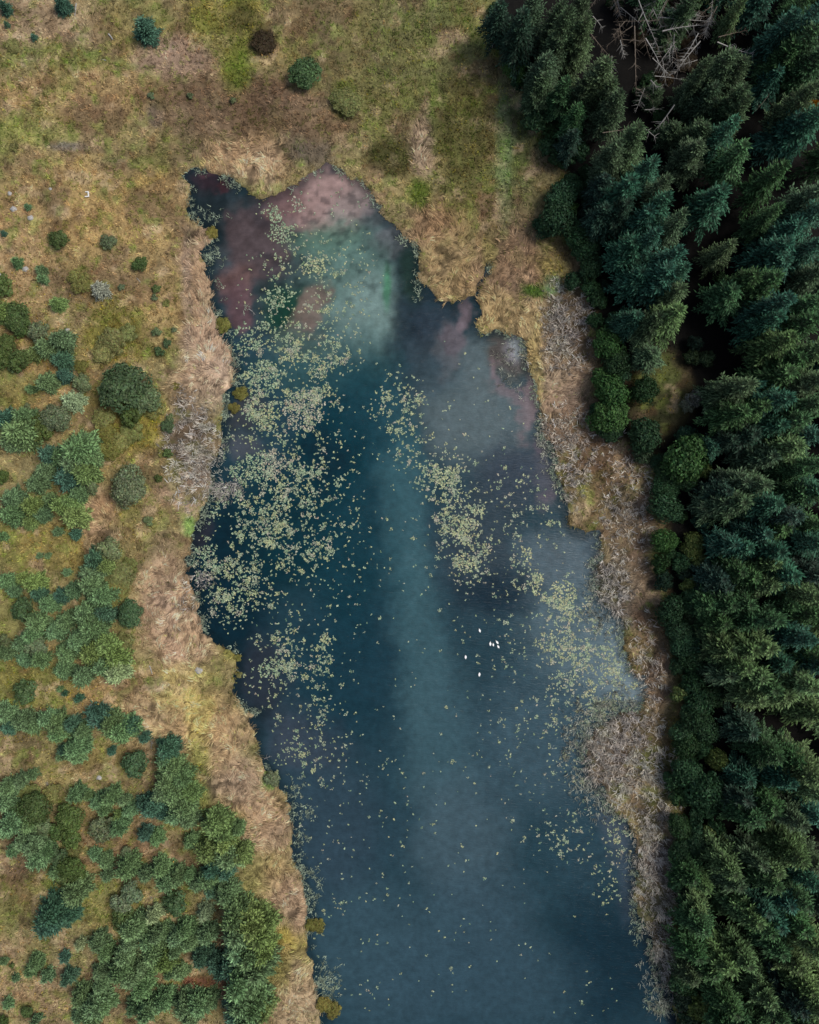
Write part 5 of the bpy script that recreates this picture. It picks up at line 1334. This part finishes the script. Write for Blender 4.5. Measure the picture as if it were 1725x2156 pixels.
# ------------------------------------------------------------------ swans
M_SWAN, nt, out = nodes_mat('white_plumage')
p = nt.nodes.new('ShaderNodeBsdfPrincipled'); p.inputs['Roughness'].default_value = .7
n_ = noise_node(nt, 14); cr = nt.nodes.new('ShaderNodeValToRGB'); cr.color_ramp.elements[0].color = (.78, .77, .75, 1); cr.color_ramp.elements[1].color = (.88, .88, .87, 1)
nt.links.new(n_.outputs['Fac'], cr.inputs['Fac']); nt.links.new(cr.outputs[0], p.inputs['Base Color']); nt.links.new(p.outputs[0], out.inputs['Surface'])
M_BEAK, nt, out = nodes_mat('orange_beak')
p = nt.nodes.new('ShaderNodeBsdfPrincipled'); p.inputs['Base Color'].default_value = (.65, .22, .03, 1); p.inputs['Roughness'].default_value = .4
n_ = noise_node(nt, 20); cr = nt.nodes.new('ShaderNodeValToRGB'); cr.color_ramp.elements[0].color = (.5, .16, .02, 1); cr.color_ramp.elements[1].color = (.7, .26, .05, 1)
nt.links.new(n_.outputs['Fac'], cr.inputs['Fac']); nt.links.new(cr.outputs[0], p.inputs['Base Color']); nt.links.new(p.outputs[0], out.inputs['Surface'])


def loft(rings, sides=10):
    """rings: centre (x,y,z), half width, half height; capped by small ends"""
    V = []; F = []
    for (cx, cy, cz, hw, hh, tilt) in rings:
        for s in range(sides):
            a = 6.283 * s / sides
            lx = math.sin(a) * hh * math.sin(tilt)
            V.append((cx - lx, cy + math.cos(a) * hw, cz + math.sin(a) * hh * math.cos(tilt)))
    for i in range(len(rings) - 1):
        for s in range(sides):
            a, b = i * sides + s, i * sides + (s + 1) % sides
            F.append((a, b, b + sides, a + sides))
    return np.array(V), np.array(F)


def swan_meshes(pose):
    body = [(-.52, 0, .12, .015, .012, 0), (-.44, 0, .11, .07, .035, 0), (-.30, 0, .08, .165, .10, 0), (-.12, 0, .07, .205, .15, 0), (.08, 0, .06, .20, .16, 0), (.22, 0, .06, .15, .14, 0.2), (.30, 0, .09, .09, .10, .5)]
    if pose == 'forward':
        neck = [(.35, 0, .17, .055, .055, .7), (.38, 0, .27, .042, .042, 1.2), (.40, .0, .37, .038, .038, 1.1), (.45, 0, .44, .038, .038, .4), (.51, 0, .45, .043, .042, 0), (.56, 0, .44, .034, .03, 0), (.59, 0, .435, .02, .016, 0)]
        bk = [(.585, 0, .432, .021, .017, 0), (.63, 0, .425, .017, .011, 0), (.665, 0, .418, .008, .004, 0)]
    else:  # head tucked back along the body
        neck = [(.33, 0, .17, .06, .06, .8), (.30, 0, .25, .045, .045, 1.6), (.22, .01, .29, .042, .042, 2.6), (.12, .02, .28, .042, .04, 3.0), (.05, .03, .275, .045, .042, 3.1), (.0, .035, .265, .034, .03, 3.1), (-.03, .04, .26, .018, .015, 3.1)]
        bk = [(-.025, .04, .26, .02, .016, 3.1), (-.06, .045, .25, .015, .01, 3.1), (-.085, .05, .245, .006, .004, 3.1)]
    V, F = loft(body + neck)
    bm_ = mesh_np('swan_body', V, F, M_SWAN, None, True)
    V, F = loft(bk, 6); be = mesh_np('swan_beak', V, F, M_BEAK, None, True)
    wings = []
    for sd in (-1, 1):
        V, F = loft([(.22, sd * .10, .14, .03, .02, 0), (.10, sd * .14, .17, .075, .05, 0), (-.12, sd * .135, .18, .085, .055, 0), (-.32, sd * .08, .17, .06, .035, 0), (-.49, sd * .03, .15, .012, .01, 0)], 8)
        wings.append(mesh_np('swan_wing', V, F, M_SWAN, None, True))
    return bm_, be, wings


POSE = {'forward': swan_meshes('forward'), 'tucked': swan_meshes('tucked')}
SWANS = [(1464, 1923.6, 108, 'forward', .78, 'lone white swan highest on the lake above the group of four'), (1496.5, 1964, 92, 'forward', .84, 'white swan at the lake side of the group of four, pointing straight'),
         (1505.5, 1967, 100, 'forward', .66, 'smallest white swan in the middle of the group of four'), (1517, 1959.4, 128, 'forward', .80, 'slanting white swan at the top of the group of four'),
         (1520.6, 1972.8, 122, 'forward', .72, 'white swan with ruffled side lowest in the group of four'), (1421, 2004, 94, 'tucked', .86, 'plump white resting swan farthest out on the open water'),
         (1463, 2057, 88, 'tucked', .90, 'plump white resting swan lowest on the lake')]
for (sx, sy, ang, pose, ln, lab) in SWANS:
    x_, y_ = plan(sx * .69, sy * .69)
    root = bpy.data.objects.new('swan', None); COL.objects.link(root)
    root.location = (x_, y_, 0.0); root.rotation_euler = (0, 0, R(ang)); root.scale = (ln * 1.0,) * 3
    b_, k_, w_ = POSE[pose]
    link('body', b_, root); link('beak', k_, root)
    for q in w_: link('wing', q, root)
    tag(root, lab, 'swan', 'white swans on the lake')
